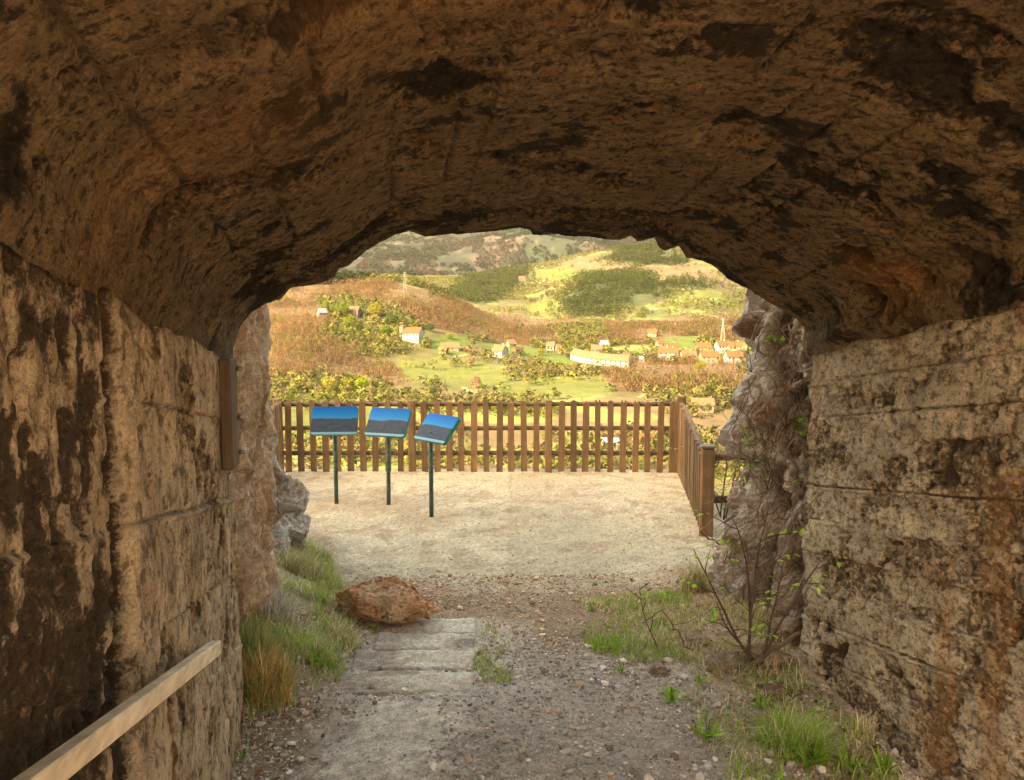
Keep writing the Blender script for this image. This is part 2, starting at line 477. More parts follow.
def build_ground():
    xs = np.concatenate([np.arange(-26, -5, .5), np.arange(-5, -2.2, .06), np.arange(-2.2, 2.8, .02), np.arange(2.8, 5, .06), np.arange(5, 26, .5)])
    ys = np.concatenate([np.arange(-30, -1, .4), np.arange(-1, 2.4, .05), np.arange(2.4, 7.2, .02), np.arange(7.2, 11.6, .04), np.arange(11.6, 14.2, .12)])
    X, Y = np.meshgrid(xs, ys)
    Z = zg(X, Y)
    nz = fbm(X * 1.6, Y * 1.6, 0, 4, 21); n2 = fbm(X * 6, Y * 6, 0, 3, 22); n3 = fbm(X * 20, Y * 20, 0, 2, 23)
    sand = np.array([.68, .58, .40]); sand_d = np.array([.52, .40, .26]); brown = np.array([.42, .30, .19])
    grav = np.array([.64, .525, .43]); pale = np.array([.92, .79, .64]); soil = np.array([.42, .31, .205]); turf = np.array([.17, .15, .07])
    def lerp(a, b, f): return a + (b - a) * f[..., None]
    c = np.broadcast_to(grav, X.shape + (3,)).copy()
    c = lerp(c, brown, sstep(4.4, 5.2, Y + .35 * nz))
    c = lerp(c, sand, sstep(5.9, 6.6, Y + .45 * nz + .35 * n2 + .1 * n3))
    c = lerp(c, sand * .84, .8 * sstep(-.03, .05, X + .04 * n2) * sstep(6, 6.6, Y) * sstep(1.5, .6, X + .3 * nz))
    c = lerp(c, sand * .62, sstep(.035, .0, np.abs(X + .02 + .03 * n2)) * .6 * sstep(6.2, 6.8, Y))
    c = lerp(c, sand_d, np.clip(sstep(.15, .5, n2 + .5 * nz) * .8, 0, 1) * sstep(6, 6.6, Y))
    c = lerp(c, sand_d * .75, sstep(.38, .5, n3 + .25 * n2) * .75 * sstep(6, 6.6, Y))
    # worn hollows round the sign posts
    for px_, py_ in SIGN_FEET:
        d = np.hypot((X - px_) / .5, (Y - py_) / .55)
        c = lerp(c, sand_d, sstep(1.1, .3, d + .5 * n2) * .8)
    # pale worn strip leading to the steps and tread edges
    xc = -.60 + .05 * np.sin(Y * 2)
    strip = sstep(.46, .16, np.abs(X - xc) + .26 * n2 + .14 * nz) * (1 - sstep(3.95, 4.2, Y + .2 * nz)) * sstep(-.95, -.3, n3 + n2 * .5) * sstep(2, 2.4, Y)
    c = lerp(c, pale, strip * .97)
    band = sstep(.8, .5, np.abs(X + .55) + .1 * n2) * sstep(3.95, 4.2, Y) * (1 - sstep(5.3, 5.5, Y))
    c = lerp(c, pale * .85, band * .7)
    # earth under the planted banks
    xl = np.interp(Y, [2.5, 3.5, 5, 6, 8], [-1.0, -1.0, -1.0, -1.3, -1.9])
    c = lerp(c, soil, sstep(-.12, .12, xl - X + .12 * n2) * (1 - sstep(7.5, 8.5, Y)) * sstep(2.2, 3, Y))
    c = lerp(c, soil * 1.25, sstep(.95, 1.35, X + .25 * n2) * (1 - sstep(6.0, 6.9, Y)) * sstep(2.5, 3.2, Y))
    sl = np.maximum(X - np.interp(Y, [6.5, 7.96, 11.19], [2.9, 2.05, 2.5]) - .2, 0)
    c = lerp(c, turf, sstep(0, .4, sl + np.maximum(Y - 11.5, 0) * 2) * sstep(6.9, 7.9, Y))
    c = c * (1 + .22 * n3[..., None] + .18 * fbm(X * 45, Y * 45, 0, 2, 24)[..., None])
    # cobbly micro relief on the gravel
    rel = (.5 - worley(X * 28, Y * 28, 0, 31)) * .012 * (1 - .75 * sstep(5.9, 6.6, Y)) * (1 - .8 * strip) * sstep(2.2, 2.6, Y)
    V = np.stack([X, Y, Z + rel], -1).reshape(-1, 3)
    o = mesh_np('ground', V, grid_faces(len(ys), len(xs)), M['ground'], None, True, c.reshape(-1, 3))
    tag(o, 'pale sandy terrace and gravel path running into the tunnel', None, None, 'structure')
SIGN_FEET = [at_z(336, 503, 0)[:2], at_z(388.5, 504, 0)[:2], at_z(431.5, 516, 0)[:2]]
build_ground()

# ------------------------------------------------------------------ tunnel
tunnel = empty('tunnel', (0, 0, 0))
tag(tunnel, 'rough brown board-marked concrete tunnel framing the view with its eroded arch', 'tunnel')
PROFILE = [(231, 344), (240, 326), (252, 312), (264.6, 304.8), (281, 299), (290.6, 288), (308, 285.6), (322, 284), (335.7, 276), (338, 269),
           (349, 265), (363, 253), (377, 244.6), (393, 236), (409.5, 231), (426, 237), (437, 236), (459, 233.7), (490, 231), (520, 228),
           (530, 229.6), (533, 235), (555, 233.7), (571, 236), (590, 236.4), (604, 239), (620, 239.7), (631, 236), (637, 242), (654.5, 237.8),
           (658.6, 247), (665, 251), (679, 246), (686, 258), (702, 261), (716, 268), (727, 279), (746, 288), (754, 294), (780, 309),
           (797, 320), (808, 333), (816, 347)]
def prof_tw():
    px, py = np.array(PROFILE).T
    dx, dy, dz = ray(px, py)
    ds, dt = AX * dx + AY * dy, NX * dx + NY * dy
    k = (3.87 + .76 * .112) / (ds - .112 * dt)
    return k * dt, CAMZ + k * dz - SL * k * ds
_pt, _pw = prof_tw()
_pt[0], _pt[-1] = TL + .015, TR - .015
_pt = np.concatenate([[_pt[0]], _pt, [_pt[-1]]]); _pw = np.concatenate([[_pw[0] - .10], _pw, [_pw[-1] - .05]])
_pl = np.concatenate([[0], np.cumsum(np.hypot(np.diff(_pt), np.diff(_pw)))])
NU = 470
_u = np.linspace(0, _pl[-1], NU)
JT, JW = np.interp(_u, _pl, _pt), np.interp(_u, _pl, _pw)
def smooth1(a, r):
    k = np.hanning(2 * r + 3); k /= k.sum()
    p = np.concatenate([2 * a[0] - a[1:r + 2][::-1], a, 2 * a[-1] - a[-r - 2:-1][::-1]])
    return np.convolve(p, k, 'valid')
PT, PW = smooth1(JT, 37), smooth1(JW, 37)
_dt, _dw = np.gradient(PT), np.gradient(PW)
_dl = np.hypot(_dt, _dw)
NT_, NW_ = _dw / _dl, -_dt / _dl          # inward (downwards) normal of the vault profile

def build_vault():
    se = s_end(PT)
    lin = np.concatenate([np.linspace(0, .25, 40)[:-1], np.linspace(.25, 1, 300)])
    S = S_BACK + (se - S_BACK)[None, :] * lin[:, None]
    U = np.broadcast_to(_u[None, :], S.shape)
    fade = np.exp(-(se[None, :] - S) / .22)
    T = PT[None, :] + (JT - PT)[None, :] * fade
    W = PW[None, :] + (JW - PW)[None, :] * fade
    edge = sstep(-.02, .10, _u)[None, :] * sstep(-.02, .10, (_u[-1] - _u))[None, :]
    lipf = sstep(0, .3, se[None, :] - S)
    streak = fbm(U * 1.6 + 3, S * 2.6, 0, 6, 41, .6)
    big = fbm(U * .8, S * .9, 4, 3, 42)
    e_src = fbm(U * 2.6 + .5 * big, S * 4.6 + .5 * big, 1.5, 7, 43, .68) + .2 * streak
    erode = sstep(-.02, .30, e_src)
    lay = fbm(U * 1.4, S * 4.5 + .3 * streak, 2.2, 6, 40, .55) * 7
    ledge = (np.floor(lay) + sstep(.0, .22, lay - np.floor(lay))) / 7
    # courses left by the boards run along the axis; some joints gape
    brd = U / .23 + .25
    jd = np.abs(brd - np.round(brd) + .02 * streak) * .23
    joint = 1.3 * sstep(.014, .004, jd) * sstep(.25, -.1, e_src) * sstep(.05, .35, vnoise(np.round(brd) * 7.7, S * 1.1, 0, 44) + .25)
    crossj = sstep(.02, .005, np.abs(S - 2.05 + .05 * big)) * .7 + sstep(.02, .005, np.abs(S - .6 + .05 * big)) * .7
    step = (_h(np.floor(brd - .5), np.zeros_like(brd), np.zeros_like(brd), 45) - .5) * .016
    d = .012 * big + .008 * streak + step * .7 + .016 * ledge
    rg = 1 - 2 * np.abs(fbm(U * 6, S * 9, 3, 5, 46, .6))
    d = d - erode * (.008 + .016 * rg) + erode * .024 * fbm(U * 17, S * 24, 0, 4, 47, .65) + erode * .014 * (.5 - worley(U * 22, S * 30, 0, 39))
    d = d - .014 * joint - .012 * crossj + .007 * fbm(U * 22, S * 32, 0, 3, 48, .65)
    # long torn crack across the vault, and cavities at the right haunch
    ck = S - (1.95 + .22 * (U - 1.6) + .12 * fbm(U * 2.5, 0 * U, 0, 3, 49))
    crack = sstep(.10, .02, np.abs(ck)) * sstep(.35, .8, U) * sstep(2.3, 1.7, U) * sstep(-.35, .15, fbm(U * 3, S * 3, 9, 3, 50))
    d = d - .05 * crack
    ul = _u[-1]
    for su, ss, r, dp in ((ul - .24, 3.55, .11, .13), (ul - .28, 3.15, .08, .10), (ul - .55, 3.3, .09, .07), (ul - .42, 2.2, .2, .07), (.55, 1.75, .10, .06), (.35, 2.35, .08, .04), (2.4, 2.7, .13, .05)):
        d = d - dp * sstep(1.25, .3, np.hypot((U - su) / (r * 1.5), (S - ss) / r) + .45 * fbm(U * 7, S * 7, 0, 3, 51))
    d = d + .05 * np.exp(-(((U - (ul - .12)) / .14) ** 2 + ((S - 3.75) / .2) ** 2))
    d = d + (.022 + .03 * fbm(U * 4, S * 4.5, 3, 4, 57)) * np.exp(-((U - .10) / .11) ** 2) + (.03 + .03 * fbm(U * 4, S * 4.5, 6, 4, 58)) * np.exp(-((ul - U - .08) / .09) ** 2)
    d = d * edge * (.25 + .75 * lipf)
    T = T + NT_[None, :] * d; W = W + NW_[None, :] * d
    W = W + .055 * fbm(S * 3.5, 0 * S, 2, 4, 56) * np.exp(-(U / .12) ** 2) + .03 * fbm(S * 3.5, 0 * S, 5, 4, 55) * np.exp(-((ul - U) / .1) ** 2)
    # the broken lip: the end face turned up into the rock
    rows_t, rows_w, rows_s, n0 = [T], [W], [S], S.shape[0]
    for off, ds in ((.05, .012), (.14, .03), (.3, .0), (.55, .05)):
        j = .04 * fbm(_u * 6, 0, off * 9, 3, 52)
        rows_t.append((T[-1] - NT_ * off)[None, :]); rows_w.append((W[-1] - NW_ * off)[None, :]); rows_s.append((S[-1] + ds + j)[None, :])
    T, W, S2 = np.concatenate(rows_t), np.concatenate(rows_w), np.concatenate(rows_s)
    x, y, z = tun(S2, T, W)
    def ext(a): return np.concatenate([a, np.repeat(a[-1:], 4, 0)])
    damp_dark = sstep(.0, .5, fbm(U * 2.4 + 2, S * 4.2, 5, 7, 53, .7) * 1.6 + .5 * (erode - .4) + .5 * crack + .02) * .88 + .3 * crossj + .35 * joint
    rust = sstep(.3, .7, fbm(U * .8, S * 1.2, 8, 3, 54)) * .22 + sstep(.3, .05, np.hypot((U - (ul - .3)) / 1.3, (S - 3.3) / 1.2)) * .5
    V = np.stack([x, y, z], -1).reshape(-1, 3)
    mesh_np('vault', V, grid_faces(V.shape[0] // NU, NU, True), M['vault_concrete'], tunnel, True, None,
            {'erode': ext(erode), 'rust': np.clip(ext(rust), 0, 1), 'damp_dark': np.clip(ext(damp_dark), 0, 1)})
build_vault()

def build_side(left):
    tw = TL if left else TR
    send = float(s_end(tw)) + (0 if left else .02)
    s = np.concatenate([np.linspace(S_BACK, .9, 60)[:-1], np.arange(.9 if left else .9, send, .0105), [send]])
    q = np.linspace(0, 1, 400)
    S, Q = np.meshgrid(s, q)
    x0, y0 = AX * S + NX * tw, AY * S + NY * tw
    zb = path_z(y0) - .55
    zt = SL * S + (2.86 if left else 2.90)
    Z = zb + (zt - zb) * Q
    W = Z - SL * S
    n_low = fbm(S * .9, W * .9, 3 if left else 7, 3, 61 + left)
    if left:
        vst = fbm(S * 8, W * 3.6, 1, 6, 63, .62)                     # erosion streaks run down the face
        e_src = vst + .35 * fbm(S * 2, W * 2, 2, 4, 64) - .03 + .1 * (S < 2.27)
        old = sstep(2.33, 2.2, S)
        e_src = e_src * (1 - .8 * old) + old * (.22 * sstep(2.5, 1.2, W) + .10 + .16 * fbm(S * 5, W * 5, 9, 4, 59))
        hgt = (.47,)
    else:
        vst = fbm(S * 3.6, W * 6.0, 1, 6, 65, .6)
        bandn = _h(np.floor(W / .205 + .3), 0 * W, 0 * W, 66) - .5
        e_src = vst + .02 + .5 * bandn * (.6 + .4 * fbm(S * 1.3, W * .5, 0, 2, 67)) + .05
        old = 0 * S
    e_src = e_src + .26 * fbm(S * 17, W * (9 if left else 15), 3, 4, 62)
    erode = sstep(.04, .30, e_src)
    course = W / (.37 if left else .205) + (.42 if left else .3)
    cd = (course - np.round(course)) * (.37 if left else .205)
    cstep = (_h(np.floor(course), 0 * W, 0 * W, 68 + left) - .5) * (.010 if left else .028)
    wob = .006 * fbm(S * 3, W * .5, 0, 2, 69)
    groove = sstep(.009, .002, np.abs(cd + wob)) * (1 - .85 * old) * sstep(-.15, .2, vnoise(np.round(course) * 5.1, S * 1.4, 0, 70) + .25)
    fin = sstep(.014, .004, np.abs(cd + .012 + wob)) * sstep(.1, .3, vnoise(np.round(course) * 3.3, S * 1.7, 4, 71))
    peb = (.5 - worley(S * 34 + .5 * fbm(S * 20, W * 20, 0, 2, 3), W * 21 + .5 * fbm(S * 20, W * 20, 7, 2, 3), 0, 72))
    peb2 = (.5 - worley(S * 60, W * 48, 0, 73))
    d = .014 * n_low + cstep + .007 * fbm(S * 14, W * 9, 0, 4, 74) - .012 * sstep(.1, .4, fbm(S * 26, W * 11, 2, 4, 60))
    d = d - .016 * groove * (1 - .5 * erode) + .010 * fin * (1 - .7 * erode)
    d = d + erode * (-.010 + (.026 if left else .014) * peb + .010 * peb2 + .010 * fbm(S * 9, W * 9, 0, 4, 75, .6))
    cav = sstep(.30, .5, fbm(S * 4.2, W * 5.5, 6, 4, 77)) * erode
    d = d - .024 * cav
    if left:
        gz = .018 * fbm(W * 3.5, 0 * W, 0, 4, 76)
        vg = sstep(.062, .035, np.abs(S - 2.26 + gz * .6)) * sstep(-.55, -.25, fbm(S * 3, W * 1.3, 4, 2, 78))
        d = d - .085 * vg + .02 * sstep(2.25, 2.4, S)
    else:
        vg = 0 * S
    d = d * sstep(2.86, 2.62, W) - .01 * sstep(2.62, 2.86, W)
    # spalled arris at the outer end
    endf = sstep(.10, 0, send - S + .06 * fbm(W * 7, 0 * W, 0, 3, 79))
    d = d - .05 * endf * (.5 + .5 * fbm(W * 9, S * 9, 0, 3, 80))
    sg = 1 if left else -1
    X, Y = x0 + NX * d * sg, y0 + NY * d * sg
    rust = sstep(.3, .6, fbm(S * 3.5, W * .7, 9, 3, 81)) * .4
    if not left:
        rust = rust + .55 * sstep(.10, .03, np.abs(S - 3.02 + .05 * fbm(W * 3, 0 * W, 1, 2, 82)) + .12 * fbm(S * 8, W * 3.5, 0, 4, 83)) * sstep(2.5, 2.1, W + .2 * vst) * sstep(-.25, .25, fbm(W * 2.2, S * 2, 4, 3, 87)) + .5 * sstep(.12, .03, np.abs(S - 2.72) + .14 * fbm(S * 8, W * 3.5, 3, 4, 88)) * sstep(2.2, 2.05, W)
    else:
        rust = rust + .9 * sstep(.035, .012, np.abs(S - 2.62)) * sstep(1.55, 1.45, W) * sstep(.8, 1.1, W)
    damp_dark = (0 if left else .30 * (_h(np.floor(course), 0 * W, 0 * W, 90) - .4)) + 1.3 * vg + (.28 if left else .5) * groove + .75 * cav + (old * (.26 + .5 * sstep(.1, .5, erode)) if left else 0) + sstep(.1, .5, fbm(S * 2.4, W * 1.1, 12, 4, 84)) * .28  # tone per course, older concrete, blotches; darker in joint, grooves and cavities
    damp_dark = damp_dark + (sstep(.1, -.4, W - 2.75 + .3 * fbm(S * 2, W, 1, 3, 85)) * 0 + sstep(2.5, 2.85, W + .2 * vst) * .35)  # darker towards the wall top
    # return of the end face
    def ext(a): return np.concatenate([a, a[:, -1:], a[:, -1:]], 1)
    back = []
    for off, ds in ((.05, .01), (.45, .03)):
        j = .02 * fbm(W[:, -1] * 5, 0, off * 7, 3, 86)
        back.append(((X[:, -1] - sg * NX * off + AX * (ds + j))[:, None], (Y[:, -1] - sg * NY * off + AY * (ds + j))[:, None]))
    X = np.concatenate([X] + [b[0] for b in back], 1); Y = np.concatenate([Y] + [b[1] for b in back], 1); Z = ext(Z)
    V = np.stack([X, Y, Z], -1).reshape(-1, 3)
    o = mesh_np('side_wall', V, grid_faces(len(q), X.shape[1], not left), M['wall_concrete' if left else 'board_concrete'], tunnel, True, None,
            {'erode': ext(erode), 'rust': np.clip(ext(rust), 0, 1), 'damp_dark': np.clip(ext(damp_dark), 0, 1)})
    o['label'] = 'left wall with a deep upright joint and pitted older concrete' if left else 'right wall with level board courses and a rusty streak'
build_side(True)
build_side(False)

# ------------------------------------------------------------------ the rock spur pierced by the tunnel
def rock_cols(P, A, B, C, seed, sc=1.0):
    n = fbm(P[:, 0] * 1.4 * sc, P[:, 1] * 1.4 * sc, P[:, 2] * 1.1 * sc, 4, seed)
    n2 = fbm(P[:, 0] * 5 * sc, P[:, 1] * 5 * sc, P[:, 2] * 3 * sc, 4, seed + 3)
    c = np.array(A)[None, :] + (np.array(B) - np.array(A))[None, :] * sstep(-.25, .3, n + .4 * n2)[:, None]
    c = c + (np.array(C)[None, :] - c) * sstep(.12, .4, n2 - .3 * n)[:, None]
    return c * (1 + .25 * n2[:, None])

def build_cliff():
    wall_n = 24
    zb = -.8
    lt = np.concatenate([np.full(wall_n, TL - .30), PT - NT_ * .42, np.full(wall_n, TR + .30)])
    lw = np.concatenate([np.linspace(zb, PW[0] - .1, wall_n), PW - NW_ * .42, np.linspace(PW[-1] - .1, zb, wall_n)])
    keep = np.concatenate([np.arange(wall_n), wall_n + np.arange(0, NU, 8), wall_n + NU + np.arange(wall_n)])
    lt, lw = lt[keep], lw[keep]
    ct = .87
    ang = np.arctan2(np.maximum(lw - .2, -.3) * 1.0, lt - ct)
    ang = np.where(ang < 0, np.where(lt < ct, math.pi, 0), ang)
    ot, ow = ct + 46 * np.cos(ang) , 17 * np.sin(ang) ** .4 - .8
    nr = 46
    r = (np.linspace(0, 1, nr) ** 2.2)[:, None]
    T = lt[None, :] + (ot - lt)[None, :] * r
    Wz = lw[None, :] + (ow - lw)[None, :] * r
    def sheet(s0, sgn, seed):
        amp = np.clip(r * 12, 0, 1)
        n = fbm(T * .35, Wz * .35, seed, 5, seed)
        S = s0 + sgn * (amp * ((.25 if sgn > 0 else .05) + (.9 if sgn > 0 else .3) * n) - 2.2 * r)
        return S
    Sf = sheet(s_end(lt)[None, :] + .1, 1, 91)
    Sb = sheet(S_BACK + .02 + 0 * lt[None, :], -1, 95)
    rows = []
    for S, order in ((Sf, range(nr)), (Sb, range(nr - 1, -1, -1))):
        for i in order:
            x, y, z = AX * S[i] + NX * T[i], AY * S[i] + NY * T[i], Wz[i] + SL * np.clip(S[i], -1, 4.5) * (1 - np.clip(r[i] * 6, 0, 1))
            rows.append(np.stack([x, y, z], -1))
    V = np.concatenate(rows)
    c = rock_cols(V, (.36, .31, .26), (.40, .29, .20), (.22, .16, .11), 92, .5)
    o = mesh_np('cliff', V, grid_faces(2 * nr, len(lt)), M['rock'], None, True, c)
    tag(o, 'rocky spur that the tunnel is cut through', None, None, 'structure')
build_cliff()

def rock_face(name, path, z0, z1, lean, seed, amp, cols, nz=260, bulge=None, step=.018, rugged=1.0):
    p = np.array(path, float)
    l = np.concatenate([[0], np.cumsum(np.hypot(*np.diff(p, axis=0).T))])
    n = int(l[-1] / step)
    u = np.linspace(0, l[-1], n)
    x, y = smooth1(np.interp(u, l, p[:, 0]), 5), smooth1(np.interp(u, l, p[:, 1]), 5)
    dx, dy = np.gradient(x), np.gradient(y); dl = np.hypot(dx, dy)
    nx, ny = dy / dl, -dx / dl
    zz = z0 + (z1 - z0) * np.linspace(0, 1, nz) ** 1.15
    U, Z = np.meshgrid(u, zz)
    X, Y = np.broadcast_to(x, U.shape).copy(), np.broadcast_to(y, U.shape).copy()
    d = .6 * amp * fbm(X * 1.5, Y * 1.5, Z * 1.2, 5, seed, .55)
    rid = 1 - np.abs(fbm(X * 2.2, Y * 2.2, Z * 1.7, 4, seed + 9)) * 2
    cell = worley(X * 2.6, Y * 2.6, Z * 1.9, seed + 5)
    d = d + amp * .15 * rid - amp * .2 * sstep(.35, .75, cell) + .03 * fbm(X * 12, Y * 12, Z * 10, 3, seed + 7)
    rid2 = 1 - np.abs(fbm(X * 6 + .5 * rid, Y * 6, Z * 3.2, 5, seed + 11, .6)) * 2.4
    c2 = worley(X * 7 + rid * .6, Y * 7, Z * 4.5 + rid * .6, seed + 13)
    d = d + rugged * (.03 * rid2 - .03 * sstep(.35, .8, c2) + .03 * fbm(X * 26, Y * 26, Z * 16, 4, seed + 15, .6))
    fa, fb = facets(X * 2.1 + .25 * rid, Y * 2.1, Z * 1.5 + .2 * rid, seed + 30)
    ga, gb = facets(X * 5 + .3 * rid, Y * 5, Z * 2.2 + .5 * rid, seed + 40)
    ha, hb = facets(X * 14 + .4 * rid2, Y * 14, Z * 6 + .5 * rid2, seed + 50)
    d = d + rugged * (.20 * fa + .10 * ga + .04 * ha - .05 * sstep(.09, .0, fb) - .015 * sstep(.06, 0, gb))
    d = d - lean * (Z - z0)
    if bulge is not None: d = d + bulge(U / l[-1], Z)
    X += nx * d; Y += ny * d
    V = np.stack([X, Y, Z], -1).reshape(-1, 3)
    c = rock_cols(V, *cols, seed + 20, 1.4)
    return mesh_np(name, V, grid_faces(nz, n), M['rock'], None, False, c)

o = rock_face('rock_face', [(-2.0, 3.82), (-1.54, 3.9), (-1.50, 4.3), (-1.55, 4.7), (-1.68, 5.0), (-1.95, 5.3), (-2.5, 5.7), (-3.6, 6.4), (-6.5, 7.2)],
              -.3, 6.5, .0, 101, .075, ((.56, .44, .33), (.50, .33, .21), (.32, .21, .14)), rugged=.5)
tag(o, 'pinkish upright rock face beside the end of the left wall', 'rock')
o = rock_face('rock_face', [(7, 8.0), (4.2, 7.0), (2.6, 6.5), (1.98, 6.2), (1.78, 5.8), (1.76, 5.4), (1.95, 5.1), (2.12, 4.9), (2.35, 4.75), (3.2, 4.6)],
              -.3, 6.5, .035, 131, .2, ((.60, .56, .53), (.44, .36, .30), (.23, .15, .105)),
              bulge=lambda u, z: .11 * np.exp(-((z - .5) / .7) ** 2) * sstep(.86, .70, u))
tag(o, 'dark purple grey rock face hung with dry roots beyond the right wall', 'rock')

def ico(sub):
    import bmesh
    bm = bmesh.new()
    bmesh.ops.create_icosphere(bm, subdivisions=sub, radius=1.0)
    v = np.array([x.co[:] for x in bm.verts]); f = np.array([[a.index for a in q.verts] for q in bm.faces])
    bm.free()
    return v, f
ICO = {k: ico(k) for k in (1, 2, 5, 6)}
def rock_shape(seed, planes, sub, rough):
    v, f = ICO[sub]
    rs = np.random.RandomState(seed)
    nrm = rs.normal(size=(planes, 3)); nrm /= np.linalg.norm(nrm, axis=1)[:, None]
    dd = rs.uniform(.62, 1.0, planes)
    dots = v @ nrm.T
    r = np.where(dots > .05, dd[None, :] / np.maximum(dots, .05), 9).min(1)
    r = np.minimum(r, 1.25)
    p = v * r[:, None]
    if rough:
        k = fbm(p[:, 0] * 2, p[:, 1] * 2, p[:, 2] * 2, 5, seed) * rough * 1.3 - rough * .8 * np.abs(fbm(p[:, 0] * 3.2, p[:, 1] * 3.2, p[:, 2] * 6, 4, seed + 2))
        fa, fb = facets(p[:, 0] * 1.7 + seed, p[:, 1] * 1.7, p[:, 2] * 2.4, seed + 3)
        ga, gb = facets(p[:, 0] * 4.2 + seed, p[:, 1] * 4.2, p[:, 2] * 6, seed + 4)
        k = k * .7 + rough * (.7 * fa + .45 * ga - .35 * sstep(.1, 0, fb) - .2 * sstep(.1, 0, gb))
        p = p * (1 + k)[:, None]
    return p, f
def boulder(name, c, dims, rz, seed, cols, label, planes=14, rough=.16, sub=5, group=None, tilt=0.0, taper=0.0):
    p, f = rock_shape(seed, planes, sub, rough)
    p = p / np.abs(p).max(0)[None, :] * np.array(dims)[None, :] / 2
    if taper:
        fx = np.clip(p[:, 0] / (dims[0] / 2), -1, 1)
        p[:, 2] = p[:, 2] * (1 - taper * sstep(-.1, 1, fx)) + .07 * dims[2] * facets(p[:, 0] * 9, p[:, 1] * 9, p[:, 2] * 16, seed + 9)[0]
        p[:, 1] = p[:, 1] * (1 - .5 * taper * sstep(0, 1, fx)) + .05 * dims[1] * facets(p[:, 0] * 7, p[:, 1] * 7, p[:, 2] * 14, seed + 10)[0]
        p[:, 0] = p[:, 0] * (1 - .16 * sstep(.0, -.5 * dims[2], p[:, 2]))
    cx, sx = math.cos(tilt), math.sin(tilt)
    p = np.stack([p[:, 0] * cx + p[:, 2] * sx, p[:, 1], -p[:, 0] * sx + p[:, 2] * cx], 1)
    cr, sr = math.cos(rz), math.sin(rz)
    p = np.stack([p[:, 0] * cr - p[:, 1] * sr, p[:, 0] * sr + p[:, 1] * cr, p[:, 2]], 1)
    col = rock_cols(p + seed, *cols, seed + 40, 4 if max(dims) < 1 else 2)
    o = mesh_np(name, p, f, M['rock'], None, True, col)
    o.location = c
    return tag(o, label, 'rock', group)

GREY = ((.48, .44, .40), (.38, .33, .28), (.38, .25, .16))
RED = ((.60, .33, .17), (.74, .52, .34), (.40, .19, .09))
BRN = ((.30, .22, .15), (.24, .16, .10), (.36, .27, .19))
x, y, _ = at_z(389, 627, .09)
boulder('boulder', (x + .02, y + .12, .09 + .12), (.92, .46, .40), -.10, 23, RED, 'reddish brown boulder lying at the head of the buried steps', 11, .10, 6, None, .05, .5)
for px_, py_, yy, dm, rz, sd_, lb in (
        (286, 502, 6.9, (.44, .5, .62), .3, 11, 'rounded grey boulder at the edge of the sandy terrace'),
        (268, 470, 7.0, (.34, .5, .62), .9, 12, 'tall grey boulder leaning on the pinkish rock face'),
        (262, 440, 7.1, (.34, .5, .5), .2, 16, 'topmost grey boulder of the pile under the picket fence end'),
        (287, 532, 6.75, (.62, .5, .5), 2.3, 15, 'broad grey boulder at the bottom of the pile on the terrace edge'),
        (272, 545, 6.3, (.46, .5, .5), 1.7, 14, 'low grey boulder half covered by bank grass')):
    x, y, z = at_y(px_, py_, yy)
    boulder('boulder', (float(x), yy, float(z) - .05), dm, rz, sd_, GREY, lb, 13, .15, 6)
for px_, py_, dm, rz, sd_, lb in (
        (725, 664, (.34, .2, .1), .3, 21, 'flat brown stone just left of the leafy sapling'),
        (768, 662, (.36, .24, .16), -.2, 22, 'brown slab of stone at the foot of the sapling by the right wall'),
        (786, 640, (.3, .26, .2), .6, 23, 'brown stone wedged between the rock face and right wall end'),
        (700, 640, (.2, .16, .07), .1, 24, 'small tan stone in the dry grass patch'),
        (775, 694, (.22, .16, .1), .8, 25, 'rusty brown stone lying near the foot of the right wall'),
        (660, 672, (.14, .1, .06), 0, 26, 'small brown stone at the edge of the gravel path')):
    x, y, z = at_g(px_, py_)
    boulder('stone', (x, y, zs(x, y) + dm[2] * .25), dm, rz, sd_, BRN, lb, 12, .12, 5)

# ------------------------------------------------------------------ the valley
VP_D = [8, 20, 60, 120, 250, 330, 450, 600, 750, 950, 1250, 1700, 2300, 3000, 3800, 4700, 5600]
VP_Z = [-3.2, -9, -27, -50, -55, -58, -50, -41, -31, -13, 10, 58, 128, 226, 365, 560, 760]
def zt(x, y, fine=True):
    """valley terrain, absolute z"""
    D = np.hypot(x, y); a = x / np.maximum(y, 1.0)
    z = np.interp(D, VP_D, VP_Z)
    # wooded hill on the left, falling to the right
    z = z + 62 * np.exp(-((D - 930) / 190) ** 2) * sstep(.03, -.16, a)
    z = z + 20 * np.exp(-((D - 640) / 120) ** 2) * sstep(-.15, -.32, a)
    # spur across the middle distance on the right
    z = z + 85 * np.exp(-((D - 2150) / 420) ** 2) * sstep(-.03, .16, a + .03 * np.sin(D / 300)) - 30 * np.exp(-((D - 2900) / 500) ** 2) * sstep(.3, .0, a)
    z = z + 40 * np.exp(-((D - 1500) / 260) ** 2) * sstep(.02, .09, a) * sstep(.34, .24, a)
    if fine:
        z = z + D * (.010 * fbm(x / 260, y / 260, 0, 4, 201) + .05 * sstep(2400, 4200, D) * fbm(x / 900, y / 900, 3, 5, 202)) * sstep(100, 400, D)
        z = z + .9 * fbm(x / 25, y / 25, 0, 3, 203) * sstep(60, 200, D)
    return z + CAMZ
def inpoly(px, py, poly):
    r = np.zeros(px.shape, bool); n = len(poly)
    for i in range(n):
        x0, y0 = poly[i]; x1, y1 = poly[(i + 1) % n]
        if y0 == y1: continue
        c = ((y0 > py) != (y1 > py)) & (px < (x1 - x0) * (py - y0) / (y1 - y0) + x0)
        r ^= c
    return r
